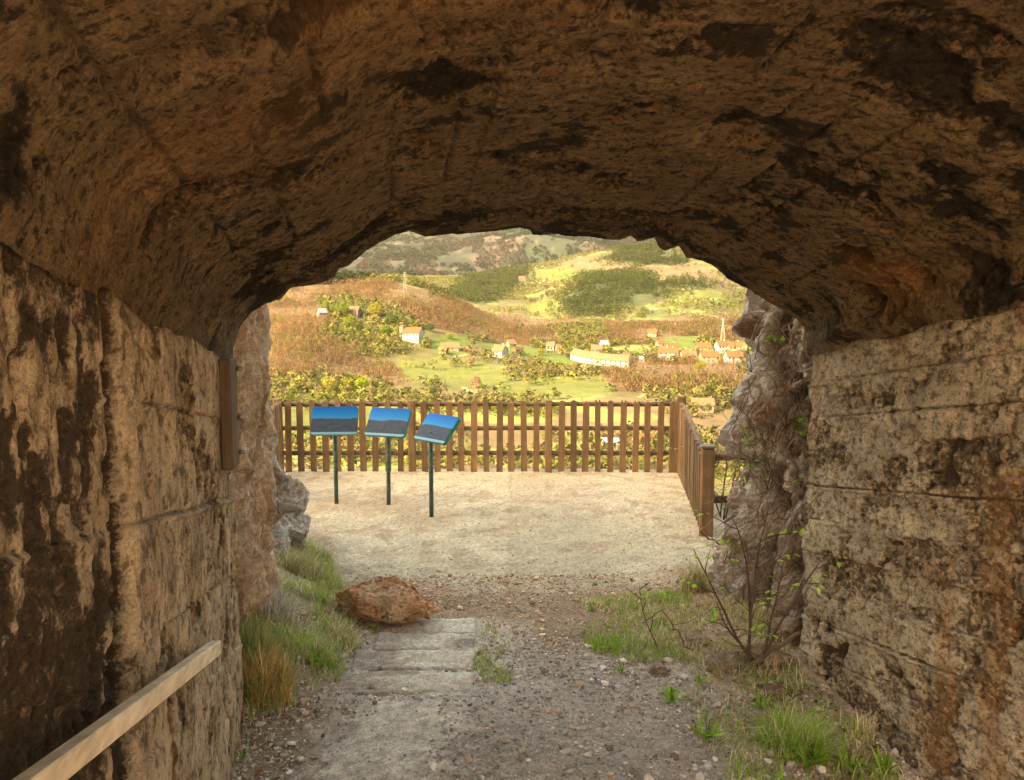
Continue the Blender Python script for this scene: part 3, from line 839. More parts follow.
# land use; the fields are laid out where their borders were surveyed from the tunnel
SCRUB, BARE, PINE, MEADOW, LUSH, TAN, FAR, ROCKY, OLIVE, ORCH = range(10)
LAND = [
    (FAR, [(-400, 330), (330, 290), (372, 279), (405, 274), (450, 262), (520, 255), (560, 250), (600, 243), (650, 236), (1500, 100), (1500, 0), (-400, 0)]),
    (OLIVE, [(375, 278), (420, 272), (480, 264), (560, 256), (600, 246), (560, 275), (500, 300), (440, 290)]),
    (PINE, [(448, 297), (470, 279), (486, 269), (520, 266), (523, 279), (505, 293), (486, 305), (459, 300)]),
    (PINE, [(560, 302), (575, 285), (592, 275), (631, 271), (655, 281), (678, 292), (664, 301), (640, 306), (600, 318), (575, 317), (563, 310)]),
    (OLIVE, [(600, 320), (640, 308), (680, 300), (760, 292), (760, 312), (700, 312), (640, 322)]),
    (PINE, [(620, 250), (660, 244), (690, 262), (650, 268), (610, 262)]),
    (PINE, [(665, 285), (690, 276), (722, 282), (700, 290)]),
    (MEADOW, [(532, 272), (560, 266), (584, 272), (570, 281), (540, 280)]),
    (LUSH, [(548, 272), (581, 273), (574, 280), (552, 279)]),
    (TAN, [(560, 266), (575, 258), (620, 262), (660, 266), (690, 262), (720, 276), (745, 285), (720, 290), (690, 280), (650, 272), (590, 268)]),
    (MEADOW, [(522, 306), (545, 298), (562, 304), (556, 316), (530, 314)]),
    (MEADOW, [(676, 293), (725, 289), (722, 297), (690, 301)]),
    (BARE, [(500, 312), (530, 318), (600, 322), (660, 320), (745, 318), (745, 342), (690, 338), (640, 345), (560, 345), (500, 340)]),
    (ORCH, [(552, 326), (600, 324), (612, 340), (560, 344)]),
    (BARE, [(262, 296), (300, 287), (360, 282), (400, 284), (440, 294), (480, 308), (520, 328), (532, 346), (505, 347), (470, 336), (440, 330), (400, 322), (395, 330), (360, 318), (330, 322), (300, 345), (262, 360)]),
    (BARE, [(262, 340), (300, 330), (340, 345), (365, 350), (350, 366), (310, 376), (262, 382)]),
    (OLIVE, [(315, 300), (345, 296), (395, 306), (420, 326), (395, 340), (345, 335)]),
    (BARE, [(330, 366), (372, 356), (405, 370), (420, 384), (380, 394), (330, 388)]),
    (TAN, [(262, 384), (330, 388), (400, 396), (600, 398), (745, 398), (760, 480), (262, 480)]),
    (OLIVE, [(262, 386), (380, 380), (400, 402), (262, 415)]),
    (MEADOW, [(395, 372), (402, 362), (440, 357), (474, 358), (505, 368), (512, 380), (480, 388), (420, 388)]),
    (LUSH, [(428, 342), (452, 334), (478, 342), (502, 344), (522, 344), (515, 352), (470, 352), (440, 356)]),
    (LUSH, [(514, 345), (540, 348), (560, 356), (578, 367), (552, 366), (522, 360)]),
    (MEADOW, [(498, 382), (560, 377), (616, 378), (606, 394), (560, 400), (498, 400)]),
    (TAN, [(505, 368), (545, 368), (600, 372), (600, 378), (520, 379)]),
    (LUSH, [(616, 352), (640, 350), (655, 354), (640, 359), (618, 358)]),
    (LUSH, [(660, 338), (696, 336), (704, 346), (668, 350)]),
    (TAN, [(455, 346), (475, 346), (520, 356), (545, 362), (540, 366), (500, 358)]),
    (BARE, [(616, 366), (660, 358), (745, 358), (748, 396), (616, 394), (604, 378)]),
    (MEADOW, [(270, 414), (370, 404), (420, 410), (370, 438), (270, 440)]),
]
def landuse(x, y, z):
    px, py = pix(x, y, z)
    D = np.hypot(x, y)
    k = .018
    px = px + 5 * fbm(x * k, y * k, 0, 3, 211); py = py + 2.2 * fbm(x * k, y * k, 5, 3, 212)
    px = np.where(px < 264, 528 - px, px); px = np.where(px > 746, 1492 - px, px)
    lu = np.full(px.shape, SCRUB)
    for c, poly in LAND: lu[inpoly(px, py, poly)] = c
    lu[(D > 2600) & (lu != FAR)] = FAR
    return lu, px, py
LCOL = np.array([(.14, .125, .038), (.19, .13, .065), (.075, .09, .028), (.145, .16, .028), (.12, .165, .02), (.19, .135, .06), (.034, .038, .020), (.36, .26, .17), (.125, .13, .04), (.18, .145, .05)])
def build_terrain():
    pa = np.concatenate([np.arange(-700, 80, 12), np.arange(80, 220, 4), np.arange(220, 800, 1.4), np.arange(800, 960, 4), np.arange(960, 1700, 12)])
    a = (pa - 512) / FPX
    D = np.concatenate([np.geomspace(8, 240, 50)[:-1], np.geomspace(240, 2600, 420)[:-1], np.geomspace(2600, 5600, 110)])
    A, DD = np.meshgrid(a, D)
    X, Y = A * DD, DD + 0 * A
    Z = zt(X, Y)
    lu, px, py = landuse(X, Y, Z)
    c = LCOL[lu]
    n = fbm(X / 40, Y / 40, 0, 4, 221); n2 = fbm(X / 9, Y / 9, 0, 3, 222); n3 = fbm(X / 160, Y / 160, 0, 4, 223)
    c = c * .50 * (1 + .22 * n + .2 * n2)[..., None]
    far = (lu == FAR)
    woods = np.array([.026, .036, .016]); pink = np.array([.11, .08, .05]); br = np.array([.06, .048, .034])
    f = sstep(-.05, .2, n3 + .4 * n); c = np.where(far[..., None], c + (woods - c) * (f * .8)[..., None], c)
    f = sstep(.05, .3, fbm(X / 110, Y / 240, 4, 4, 224)); c = np.where(far[..., None], c + (br - c) * f[..., None], c)
    f = .65 * sstep(.28, .5, fbm(X / 45, Y / 130, 9, 6, 225, .6) + .1 * n3); c = np.where(far[..., None], c + (pink - c) * f[..., None], c)
    # pale tracks and bare banks
    scr = (lu == SCRUB) | (lu == OLIVE)
    f = sstep(.03, .0, np.abs(fbm(X / 120, Y / 200, 2, 3, 226))) * .55
    c = np.where(scr[..., None], c + (np.array([.36, .28, .17]) - c) * f[..., None], c)
    f = sstep(.1, .45, n + n3 * .6)
    c = np.where(scr[..., None], c + (np.array([.125, .15, .034]) - c) * (f * .7)[..., None], c)
    f = sstep(-.05, .3, fbm(X / 35, Y / 45, 12, 4, 227)) * ((lu == TAN) & (DD < 620))
    c = c + (np.array([.145, .155, .035]) - c) * f[..., None]
    # hedged terraces stepping up the slopes
    ter = np.abs(((Z + 9 * n3 + 3 * n) / 11) % 1 - .5) * 2
    f = sstep(.82, .95, ter) * sstep(700, 900, DD) * (scr | (lu == MEADOW)) * sstep(-.2, .2, n3 + .5 * n)
    c = c + (np.array([.085, .085, .03]) - c) * (f * .75)[..., None]
    V = np.stack([X, Y, Z], -1).reshape(-1, 3)
    o = mesh_np('terrain', V, grid_faces(len(D), len(a)), M['terrain'], None, True, np.clip(c, .01, 1).reshape(-1, 3))
    tag(o, 'sunlit valley of meadows, scrub and hills beyond the fence', None, None, 'structure')
build_terrain()

_DD = np.concatenate([np.linspace(150, 900, 1500), np.linspace(900, 3500, 1500)])
def on_terrain(px, py):
    dx, dy, dz = ray(px, py)
    x, y = dx / dy * _DD, _DD
    zr = CAMZ + dz / dy * _DD
    g = zt(x, y)
    i = np.argmax(g >= zr)
    if not (g >= zr).any(): i = len(_DD) - 1
    return float(x[i]), float(_DD[i]), float(g[i])

# crown soups: unit tree, base at 0, height 1
def soup(kind, n, seed):
    rs = np.random.RandomState(seed)
    V, C = [], []
    for i in range(n):
        if kind == 'pine':
            h = rs.uniform(.12, 1.0); r = .30 * (1 - h) ** .8 * rs.uniform(.5, 1.05) + .02
            th = rs.uniform(0, 6.283); sz = .16 * (1.15 - h * .6)
        elif kind == 'bare':
            h = rs.uniform(.15, 1.0); r = .42 * math.sqrt(max(0, 1 - ((h - .55) / .48) ** 2)) * rs.uniform(.2, 1.0)
            th = rs.uniform(0, 6.283); sz = .12
        else:
            v = rs.normal(size=3); v /= np.linalg.norm(v); rr = rs.uniform(.55, 1.0)
            h = .56 + .42 * v[2] * rr; r = .46 * math.hypot(v[0], v[1]) * rr; th = math.atan2(v[1], v[0]); sz = .17
        c = np.array([r * math.cos(th), r * math.sin(th), h])
        d = rs.normal(size=(3, 3)); d -= d.mean(0)
        d /= np.linalg.norm(d, axis=1)[:, None] + 1e-6
        if kind == 'bare': d = d * np.array([.45, .45, 1.3])
        if kind == 'pine': d = d * np.array([1, 1, .75])
        V.append(c + d * sz * rs.uniform(.7, 1.3)); C.append(rs.uniform(.85, 1.14))
    V = np.concatenate(V)
    V[:, 2] = np.maximum(V[:, 2], 0)
    return V, np.repeat(np.array(C), 3)
SOUP = {(k, n): [soup(k, n, 300 + i * 7 + n) for i in range(4)] for k, n in (('pine', 26), ('bare', 34), ('leafy', 40), ('leafy', 18), ('bare', 16), ('pine', 14), ('leafy', 420), ('pine', 260), ('bare', 300))}
def forest(name, label, kind, X, Y, H, Cc, n, wide=1.0):
    rs = np.random.RandomState(len(X) + n)
    Z = zt(X, Y) - .2
    VV, CC, NN = [], [], []
    for k in range(4):
        sel = np.arange(k, len(X), 4)
        if not len(sel): continue
        v, c = SOUP[(kind, n)][k]
        th = rs.uniform(0, 6.283, len(sel)); co, si = np.cos(th), np.sin(th)
        hx = H[sel] * wide
        P = np.empty((len(sel), len(v), 3))
        P[:, :, 0] = (v[None, :, 0] * co[:, None] - v[None, :, 1] * si[:, None]) * hx[:, None] + X[sel][:, None]
        P[:, :, 1] = (v[None, :, 0] * si[:, None] + v[None, :, 1] * co[:, None]) * hx[:, None] + Y[sel][:, None]
        P[:, :, 2] = v[None, :, 2] * H[sel][:, None] + Z[sel][:, None]
        w_ = v - np.array([0, 0, .35]); w_ = w_ / (np.linalg.norm(w_, axis=1)[:, None] + 1e-6) + np.array([0, 0, .25])
        NN.append(np.stack([w_[None, :, 0] * co[:, None] - w_[None, :, 1] * si[:, None], w_[None, :, 0] * si[:, None] + w_[None, :, 1] * co[:, None], np.broadcast_to(w_[None, :, 2], co.shape + (len(v),))], -1).reshape(-1, 3))
        VV.append(P.reshape(-1, 3)); CC.append((Cc[sel][:, None, :] * c[None, :, None]).reshape(-1, 3))
    V, C = np.concatenate(VV), np.concatenate(CC)
    o = mesh_np(name, V, np.arange(len(V)).reshape(-1, 3), M['far_leaf'], None, True, C)
    o.data.normals_split_custom_set_from_vertices(np.concatenate(NN))
    return tag(o, label, None, None, 'stuff')

def build_woods():
    rs = np.random.RandomState(5)
    N = 310000
    D = np.sqrt(rs.uniform(260 ** 2, 2500 ** 2, N)); px = rs.uniform(70, 950, N)
    near = np.sqrt(rs.uniform(260 ** 2, 1000 ** 2, 130000)); D = np.concatenate([D, near]); px = np.concatenate([px, rs.uniform(70, 950, 130000)])
    X, Y = (px - 512) / FPX * D, D
    Z = zt(X, Y)
    lu, qx, qy = landuse(X, Y, Z)
    ok0 = (qy > 205) & (qy < 482)
    cl = fbm(X / 55, Y / 55, 3, 3, 231)
    r = rs.uniform(0, 1, len(X))
    def pick(m): return np.where(m & ok0)[0]
    far = D > 1000
    clear = np.ones(len(X), bool)                     # keep clear of the houses
    for hx_, hy_, hr_ in HOUSE_SPOTS:
        clear &= ~((np.abs(qx - hx_) < hr_ * .75) & (qy > hy_ - 2) & (qy < hy_ + 4))
    ok0 &= clear
    i = pick((lu == BARE) & (r < np.where(far, .35, 1.0) * (.25 + .75 * sstep(-.3, .05, cl))))
    n3 = fbm(X[i] / 38, Y[i] / 60, 8, 3, 233)[:, None]
    c = np.array([.265, .158, .074])[None] + np.clip(n3, -1, 1) * np.array([.06, .035, .006])[None]
    c = c * rs.uniform(.88, 1.12, (len(i), 1)) + rs.normal(0, .005, (len(i), 3))
    t = rs.uniform(0, 1, len(i)) < .16 + .25 * (fbm(X[i] / 30, Y[i] / 30, 1, 2, 234) > .25)
    c[t] = np.array([.20, .19, .04]) * rs.uniform(.6, 1.25, (t.sum(), 1))
    forest('bare_woodland', 'leafless brown woodland covering the lower slopes and the near valley', 'bare', X[i], Y[i], (2.0 + 5.5 * rs.uniform(0, 1, len(i)) ** 1.7) * (1 + .35 * cl[i]), np.clip(c, .01, 1), 34 if len(i) < 22000 else 16, 1.1)
    lp, _a, _b = landuse(X + rs.normal(0, 16, len(X)), Y + rs.normal(0, 60, len(X)), Z)
    i = pick((lp == PINE) & (r < .62 * sstep(-.45, .05, cl)))
    c = np.array([.085, .105, .028])[None] * rs.uniform(.55, 1.5, (len(i), 1)) + np.array([.03, .02, 0])[None] * rs.uniform(0, 1, (len(i), 1))
    forest('pine_plantation', 'dark green pine plantation in blocks on the far slope', 'pine', X[i], Y[i], rs.uniform(8, 13, len(i)) * np.clip(D[i] / 1500, .8, 1.4), c, 14, 1.2)
    hedge = (np.abs(fbm(X / 85, Y / 130, 6, 3, 235)) < .022) & (np.isin(lu, (MEADOW, LUSH, SCRUB, TAN)))
    near_t = (lu == TAN) & (D < 620)
    vill = (D < 1000) & (D > 480) & (qx > 500) & (qy < 400)
    m = ((lu == OLIVE) & (r < .4) & (cl > -.2)) | ((lu == SCRUB) & (r < .34) & (cl > -.05)) | ((lu == ORCH) & (r < .8)) | (near_t & (r < .32) & (cl > -.2)) | ((lu == TAN) & (r < .14) & (cl > 0)) | ((lu == MEADOW) & (r < .006)) | ((lu == LUSH) & (r < .003)) | (vill & (lu != LUSH) & (r < .06) & (cl > 0)) | (hedge & (r < .22))
    i = pick(m)
    pal = np.array([(.17, .18, .038), (.21, .21, .038), (.135, .155, .034), (.225, .205, .05), (.235, .19, .08), (.215, .165, .075)])
    c = pal[np.clip(rs.randint(0, 6, len(i)) + (lu[i] == TAN) * rs.randint(0, 3, len(i)), 0, 5)] * rs.uniform(.82, 1.2, (len(i), 1))
    forest('hillside_scrub', 'olive and tan bushes dotted over the valley slopes', 'leafy', X[i], Y[i], 1.3 + 7.5 * rs.uniform(0, 1, len(i)) ** 2.6, c, 18, 1.15)
    i = pick((lu == FAR) & (r < .3) & (cl > -.2))
    c = np.array([.045, .055, .024])[None] * rs.uniform(.6, 1.4, (len(i), 1))
    forest('far_woodland', 'sparse grey green trees on the far mountainside', 'leafy', X[i], Y[i], rs.uniform(5, 10, len(i)), c, 18, 1.1)

def build_far_trees():
    rs = np.random.RandomState(15)
    N = 70000
    D = np.sqrt(rs.uniform(2500 ** 2, 4900 ** 2, N)); X = (rs.uniform(180, 860, N) - 512) / FPX * D
    Z = zt(X, D); qx, qy = pix(X, D, Z)
    k = (qy > 205) & (fbm(X / 90, D / 200, 2, 5, 241, .6) > -.1)
    X, D = X[k], D[k]
    c = np.array([.035, .043, .018])[None] * rs.uniform(.6, 1.5, (len(X), 1))
    b = fbm(X / 200, D / 300, 6, 3, 242) > .12
    c[b] = np.array([.075, .055, .036]) * rs.uniform(.7, 1.3, (b.sum(), 1))
    forest('far_woodland', 'fine dark woodland high on the distant mountain ridge', 'leafy', X, D, rs.uniform(7, 17, len(X)), c, 18, 1.3)

def house(name, px, py, wpx, depth, h, yaw, wall, roof, label, cat='house', pitch=.32, windows=3, group=None, storeys=2, chimney=False, hip=False):
    x, y, z = on_terrain(px, py)
    w = .88 * wpx / FPX * y
    z = min(z, float(zt(np.array([x]), np.array([y - depth / 2]))[0]), float(zt(np.array([x + w / 3]), np.array([y]))[0])) + .2
    root = empty(name, (x, y, z), yaw)
    tag(root, label, cat, group)
    rise = depth / 2 * pitch * 2.9
    h = h * .82
    pent = [(-w / 2, -depth / 2, -3), (-w / 2, depth / 2, -3), (-w / 2, depth / 2, h), (-w / 2, 0, h + rise), (-w / 2, -depth / 2, h)]
    MB().prism(pent, (-w / 2, 0, 0), (w / 2, 0, 0)).build('wall', wall, root)
    rb = MB(); o = .5; th = .28
    for sg in (-1, 1):
        a = np.array([0, h + rise + .03]); b = np.array([sg * (depth / 2 + o), h - rise * o / (depth / 2) + .03])
        poly = [(-w / 2 - o, a[0], a[1]), (-w / 2 - o, b[0], b[1]), (-w / 2 - o, b[0], b[1] + th), (-w / 2 - o, a[0], a[1] + th)]
        rb.prism(poly, (-w / 2 - o, 0, 0), (w / 2 + o, 0, 0))
    rf = rb.build('roof', roof, root)
    if chimney:
        MB().box((w * .22, depth * .15, h + rise + .6), (.9, .9, 1.8)).build('chimney', wall, rf)
    for s_ in range(storeys):
        zz = h * (s_ + .55) / storeys
        for k in range(windows):
            xx = -w / 2 + w * (k + .5) / windows
            MB().box((xx, -depth / 2 - .03, zz), (min(1.7, w / windows * .5), .12, min(2.0, h / storeys * .6))).build('window', M['window'] if (k + s_) % 3 else M['shutter'], root)
    for sx in (-1, 1):
        MB().box((sx * (w / 2 + .03), -depth * .12, h * .55), (.12, 1.2, 1.5)).build('window', M['window'], root)
    return root

def build_village():
    pl, pw, sw, ti, tp = M['plaster'], M['plaster_warm'], M['stonewall'], M['tiles'], M['tiles_pale']
    # church-like long house with a round end tower
    r = house('long_house', 413.5, 341, 21, 11, 10.0, -.38, pl, ti, 'long tall cream house with an end tower beside the brown wood', 'house', .3, 5, None, 2)
    w = 21 / FPX * r.location.y
    MB().tube([(-w / 2 - 1.2, -1, -2), (-w / 2 - 1.2, -1, 14.0)], 2.6, 14).build('tower', pw, r)
    tb = MB(); tb.tube([(-w / 2 - 1.2, -1, 14.0), (-w / 2 - 1.2, -1, 15.6)], [2.9, .3], 14); tb.build('tower_roof', tp, r)
    house('barn', 450, 349.5, 20, 9, 3.0, .06, sw, tp, 'low long barn with a pale roof right of the tall cream house', 'barn', .3, 4, None, 1)
    house('cottage', 443, 353, 9, 6, 3, -.2, sw, tp, 'tiny stone shed just under the low barn', 'shed', .3, 1, None, 1)
    house('farmhouse', 500, 357, 13, 11, 6.5, -.5, pl, tp, 'white two storey farmhouse alone among green meadows', 'house', .32, 3, None, 2, True)
    house('cottage', 511, 347, 9, 8, 4, .5, sw, tp, 'small stone cottage behind the lone white farmhouse', 'house', .35, 2, None, 1)
    house('cottage', 551, 350, 9, 8, 5, -.3, pl, tp, 'white cottage at the top corner of the bright green field', 'house', .32, 2, None, 2)
    house('cottage', 558, 351, 5, 6, 4, .3, pw, tp, 'small cottage joined close beside the white cottage', 'house', .32, 1, None, 1)
    house('ruin', 322, 318, 9, 9, 7, .5, sw, M['slate'], 'grey roofed stone house hidden in trees on the left hill', 'house', .3, 2, None, 2)
    house('hamlet_house', 355, 316, 11, 9, 8, -.2, sw, tp, 'tan stone house among yellow green trees on the left hill', 'house', .3, 2, None, 2)
    house('hamlet_house', 522, 281, 7, 14, 9, .2, pw, tp, 'small pinkish house far up on the central slope', 'house', .3, 2, None, 2)
    house('hamlet_house', 663, 283, 6, 14, 7, -.3, pl, tp, 'lone pale house far up the right hillside', 'house', .3, 2, None, 1)
    # curved terrace
    x0, y0, z0 = on_terrain(604, 366)
    root = empty('curved_terrace', (x0, y0, z0))
    tag(root, 'long white curved building with faded roof in the middle of the village', 'building')
    pts = []
    for k in range(13):
        f = k / 12
        qx, qy = 574 + 56 * f, 352 + 18 * f ** .75
        X_, Y_, Z_ = on_terrain(qx, qy + 2)
        yy = y0 + 42 * (1 - f) ** 1.5 - 8 * f
        xx = (qx - 512) / FPX * yy
        pts.append((xx - x0, yy - y0))
    pts = np.array(pts)
    tn = np.gradient(pts, axis=0); tn /= np.linalg.norm(tn, axis=1)[:, None]
    nm = np.stack([-tn[:, 1], tn[:, 0]], 1)
    zb_, h_ = -5.0, 6.2
    base = np.array([float(zt(np.array([x0 + p[0]]), np.array([y0 + p[1]]))[0]) - z0 for p in pts]); base = smooth1(base, 3)
    sec = [(-4, zb_), (4, zb_), (4, h_ - 1), (0, h_ + 3.2), (-4, h_ - 1)]
    V = np.array([[(p[0] + n_[0] * o_, p[1] + n_[1] * o_, b_ + zz) for o_, zz in sec] for p, n_, b_ in zip(pts, nm, base)]).reshape(-1, 3)
    q = [(i * 5 + j, i * 5 + (j + 1) % 5, (i + 1) * 5 + (j + 1) % 5, (i + 1) * 5 + j) for i in range(12) for j in range(5)]
    t = [(0, j + 1, j) for j in range(1, 4)] + [(60, 60 + j, 60 + j + 1) for j in range(1, 4)]
    MB().add(V, q, t).build('wall', pl, root)
    rb = MB()
    for sg in (-1, 1):
        sec = [(0, h_ + 3.25), (sg * 4.6, h_ - 1.6), (sg * 4.6, h_ - 1.2), (0, h_ + 3.65)]
        V = np.array([[(p[0] + n_[0] * o_, p[1] + n_[1] * o_, b_ + zz) for o_, zz in sec] for p, n_, b_ in zip(pts, nm, base)]).reshape(-1, 3)
        q = [(i * 4 + j, i * 4 + (j + 1) % 4, (i + 1) * 4 + (j + 1) % 4, (i + 1) * 4 + j) for i in range(12) for j in range(4)]
        rb.add(V, q, [(0, 2, 1), (0, 3, 2), (48, 49, 50), (48, 50, 51)])
    rb.build('roof', tp, root)
    for i in range(12):
        m_ = (pts[i] + pts[i + 1]) / 2; nn = (nm[i] + nm[i + 1]) / 2; bb = (base[i] + base[i + 1]) / 2
        ang = math.atan2(tn[i][1], tn[i][0])
        for zz in (1.4, 3.9):
            MB().box((m_[0] - nn[0] * 4.03, m_[1] - nn[1] * 4.03, bb + zz), (1.6, .16, 1.7), ang).build('window', M['window'], root)
    house('village_house', 597, 356, 12, 9, 8, -.2, pw, tp, 'tan house rising behind the white curved building', 'house', .3, 3, None, 2)
    house('village_house', 604, 352, 8, 9, 9, .2, pl, M['slate'], 'dark roofed house behind the white curved building', 'house', .3, 2, None, 2)
    # orange roofed village on the right
    rows = [(668, 358, 22, 10, 6, -.18, pl, ti, 'long orange roofed house at the left end of the village row'),
            (660, 347, 8, 8, 5, .2, pw, ti, 'small orange house at the edge of the leafless wood above the village'),
            (653, 336, 10, 9, 5, -.45, pw, ti, 'red roofed house standing alone over the village in bare trees'),
            (672, 352, 12, 9, 6, .15, pw, ti, 'orange roofed house behind the long one at the left end of the row'),
            (688, 361, 16, 9, 6, .1, pl, tp, 'pale roofed house in the middle of the village row'),
            (703, 353, 16, 10, 7, -.08, pw, ti, 'orange roofed house behind the pale roofed one'),
            (709, 362, 20, 10, 6, .05, pw, ti, 'wide orange roofed house at the front of the village beside bare trees'),
            (722, 352, 14, 10, 8, .2, pl, ti, 'white walled orange roofed house near the pylon foot'),
            (735, 353, 14, 10, 8, -.15, pl, ti, 'white walled orange roofed house close to the dark rock face'),
            (733, 363, 18, 10, 7, .1, pl, ti, 'front white house with orange roof close to the dark rock face'),
            (626, 360, 7, 7, 4, .3, sw, tp, 'small stone shed at the right end of the curved building'),
            (643, 362, 9, 6, 3, -.05, pl, M['slate'], 'low flat looking shed between curved building and orange roofs')]
    for a in rows:
        house('village_house', *a[:8], a[8], 'house', .3, 4 if a[2] > 12 else 2, 'village houses on the valley floor', 2 if a[4] > 5 else 1, True)
    house('barn', 702, 411, 24, 9, 5, -.12, sw, tp, 'tan stone barn seen just right of the fence corner', 'barn', .25, 3, None, 1)
    house('shed', 607, 449, 24, 7, 3.2, -.1, M['stonewall'], M['slate'], 'grey roofed shed seen through the pickets', 'shed', .22, 3, None, 1)
    house('shed', 643, 446, 22, 7, 3.2, .2, pw, ti, 'orange roofed shed seen through the pickets', 'shed', .25, 2, None, 1)
HOUSE_SPOTS = [(413, 341, 16), (450, 349, 13), (443, 353, 6), (500, 357, 12), (511, 347, 6), (553, 350, 9), (322, 318, 7), (355, 316, 8), (522, 281, 5),
               (585, 358, 14), (605, 366, 26), (668, 358, 13), (653, 336, 6), (690, 358, 14), (709, 362, 14), (735, 360, 14), (722, 352, 8), (626, 360, 6), (643, 362, 6), (702, 411, 15), (607, 449, 18), (643, 446, 14)]
build_woods()
build_far_trees()
build_village()

def pylon(px, py, hpx, label):
    x, y, z = on_terrain(px, py)
    h = hpx / FPX * y; w = h * .075; bar = max(.12, y * .0002)
    root = empty('pylon', (x, y, z - .3)); tag(root, label, 'pylon', None)
    mb = MB()
    def half(f): return w * (1 - f) + .35 * f if f < .7 else .45
    lv = [0, .15, .29, .42, .54, .65, .75, .84, .92, 1.0]
    for sx in (-1, 1):
        for sy in (-1, 1):
            mb.tube([(sx * half(f), sy * half(f), f * h) for f in lv], bar, 4)
    for n_, (f0, f1) in enumerate(zip(lv[:-1], lv[1:])):
        a, b = half(f0), half(f1); s_ = 1 if n_ % 2 else -1
        mb.tube([(-s_ * a, -a, f0 * h), (s_ * b, -b, f1 * h)], bar * .4, 4)
        mb.tube([(-a, s_ * a, f0 * h), (-b, -s_ * b, f1 * h)], bar * .4, 4)
    mb.build('lattice', M['pylon'], root)
    for f in (.76, .86, .96):
        l = h * (.12 if f < .9 else .08)
        MB().tube([(-l, 0, f * h), (0, 0, f * h + h * .02), (l, 0, f * h)], bar * .9, 4).build('crossarm', M['pylon'], root)
pylon(405, 292, 20, 'distant lattice pylon on top of the left wooded hill')
pylon(722.5, 349, 31, 'lattice pylon standing behind the orange roofed village')

def valley_tree(px, py, hpx, kind, c, label, wide=1.0):
    x, y, z = on_terrain(px, py)
    h = hpx / FPX * y
    root = empty({'leafy': 'tree', 'pine': 'conifer', 'bare': 'bare_tree'}[kind], (x, y, z)); tag(root, label, 'tree')
    n = {'leafy': 420, 'pine': 260, 'bare': 300}[kind]
    rs = random.Random(int(px * 31 + py))
    v, cc = SOUP[(kind, n)][rs.randrange(4)]
    v = v * np.array([h * wide, h * wide, h]); sc = .42 if kind != 'bare' else .6
    tri = v.reshape(-1, 3, 3); m_ = tri.mean(1, keepdims=True); v = (m_ + (tri - m_) * sc).reshape(-1, 3)
    # clumps: lobed outline
    d = fbm(v[:, 0] / h * 3 + px, v[:, 1] / h * 3, v[:, 2] / h * 3, 2, 77)
    v = v * (1 + .22 * d)[:, None]
    mesh_np('crown', v, np.arange(len(v)).reshape(-1, 3), M['far_leaf'], root, False, np.asarray(c)[None] * cc[:, None])
    MB().tube([(0, 0, -.4), (h * .01, 0, h * .3), (0, h * .015, h * .7)], [h * .035, h * .025, h * .008], 6).build('trunk', M['twig'], root, False, (.10, .07, .045))
G1, G2, G3, G4, BR_ = (.20, .235, .02), (.15, .185, .022), (.075, .105, .025), (.24, .21, .03), (.26, .175, .105)
for a in [(362, 394, 17, 'leafy', G1, 'bright yellow green tree just above the pickets on the left', 1.1),
          (349, 392, 14, 'leafy', G4, 'yellowish tree left of the bright green one above the pickets'),
          (330, 394, 16, 'leafy', G4, 'pale yellow bush above the second information board'),
          (326, 314, 14, 'leafy', G2, 'slim green tree beside the grey roofed house on the left hill', .6),
          (341, 318, 16, 'leafy', G2, 'round green tree between the two houses of the left hill'),
          (375, 318, 15, 'leafy', G4, 'yellow green tree right of the tan house on the left hill'),
          (350, 330, 15, 'leafy', G2, 'broad green tree under the tan house on the left hill'),
          (385, 336, 12, 'leafy', G2, 'green tree on the grass below the left hill houses'),
          (392, 326, 13, 'leafy', G3, 'dark green tree touching the left of the tall cream house'),
          (361, 337, 10, 'pine', G3, 'dark conifer at the lower edge of the left hill trees'),
          (430, 332, 10, 'leafy', G3, 'dark tree behind the roof of the tall cream house'),
          (397, 322, 14, 'pine', G3, 'dark conifer behind the end tower of the cream house'),
          (450, 339, 6, 'leafy', G1, 'low bright bush above the low long barn', 1.6),
          (471, 366, 10, 'leafy', BR_, 'brown leafless round tree in the light green meadow'),
          (466, 353, 6, 'leafy', BR_, 'small dark brown tree beside the end of the low barn'),
          (520, 355, 8, 'leafy', BR_, 'brown bush to the right of the lone white farmhouse'),
          (541, 356, 8, 'leafy', G4, 'round yellow bush in the bright green field'),
          (547, 378, 7, 'leafy', G2, 'small green tree on the tan strip under the bright field'),
          (477, 394, 14, 'bare', BR_, 'thin leafless tree in the meadow above the fence', .7),
          (476, 388, 12, 'leafy', BR_, 'pinkish brown bush left of the thin leafless tree'),
          (608, 354, 9, 'leafy', G1, 'vivid green tree between the curved building and the orange roofs'),
          (567, 347, 6, 'leafy', G1, 'small bright tree right of the two joined cottages'),
          (655, 333, 10, 'pine', G3, 'dark green conifer over the red roofed house'),
          (664, 334, 9, 'pine', G3, 'second dark conifer right of the red roofed house'),
          (640, 372, 12, 'bare', BR_, 'bare tree at the edge of the wood below the low shed'),
          (700, 372, 12, 'leafy', G4, 'yellow green tree among the bare trees below the orange roofs'),
          (548, 296, 12, 'pine', G3, 'dark conifer group tree at the foot of the central slope'),
          (713, 308, 9, 'pine', G3, 'small dark tree alone on the right green slope')]:
    valley_tree(*a)

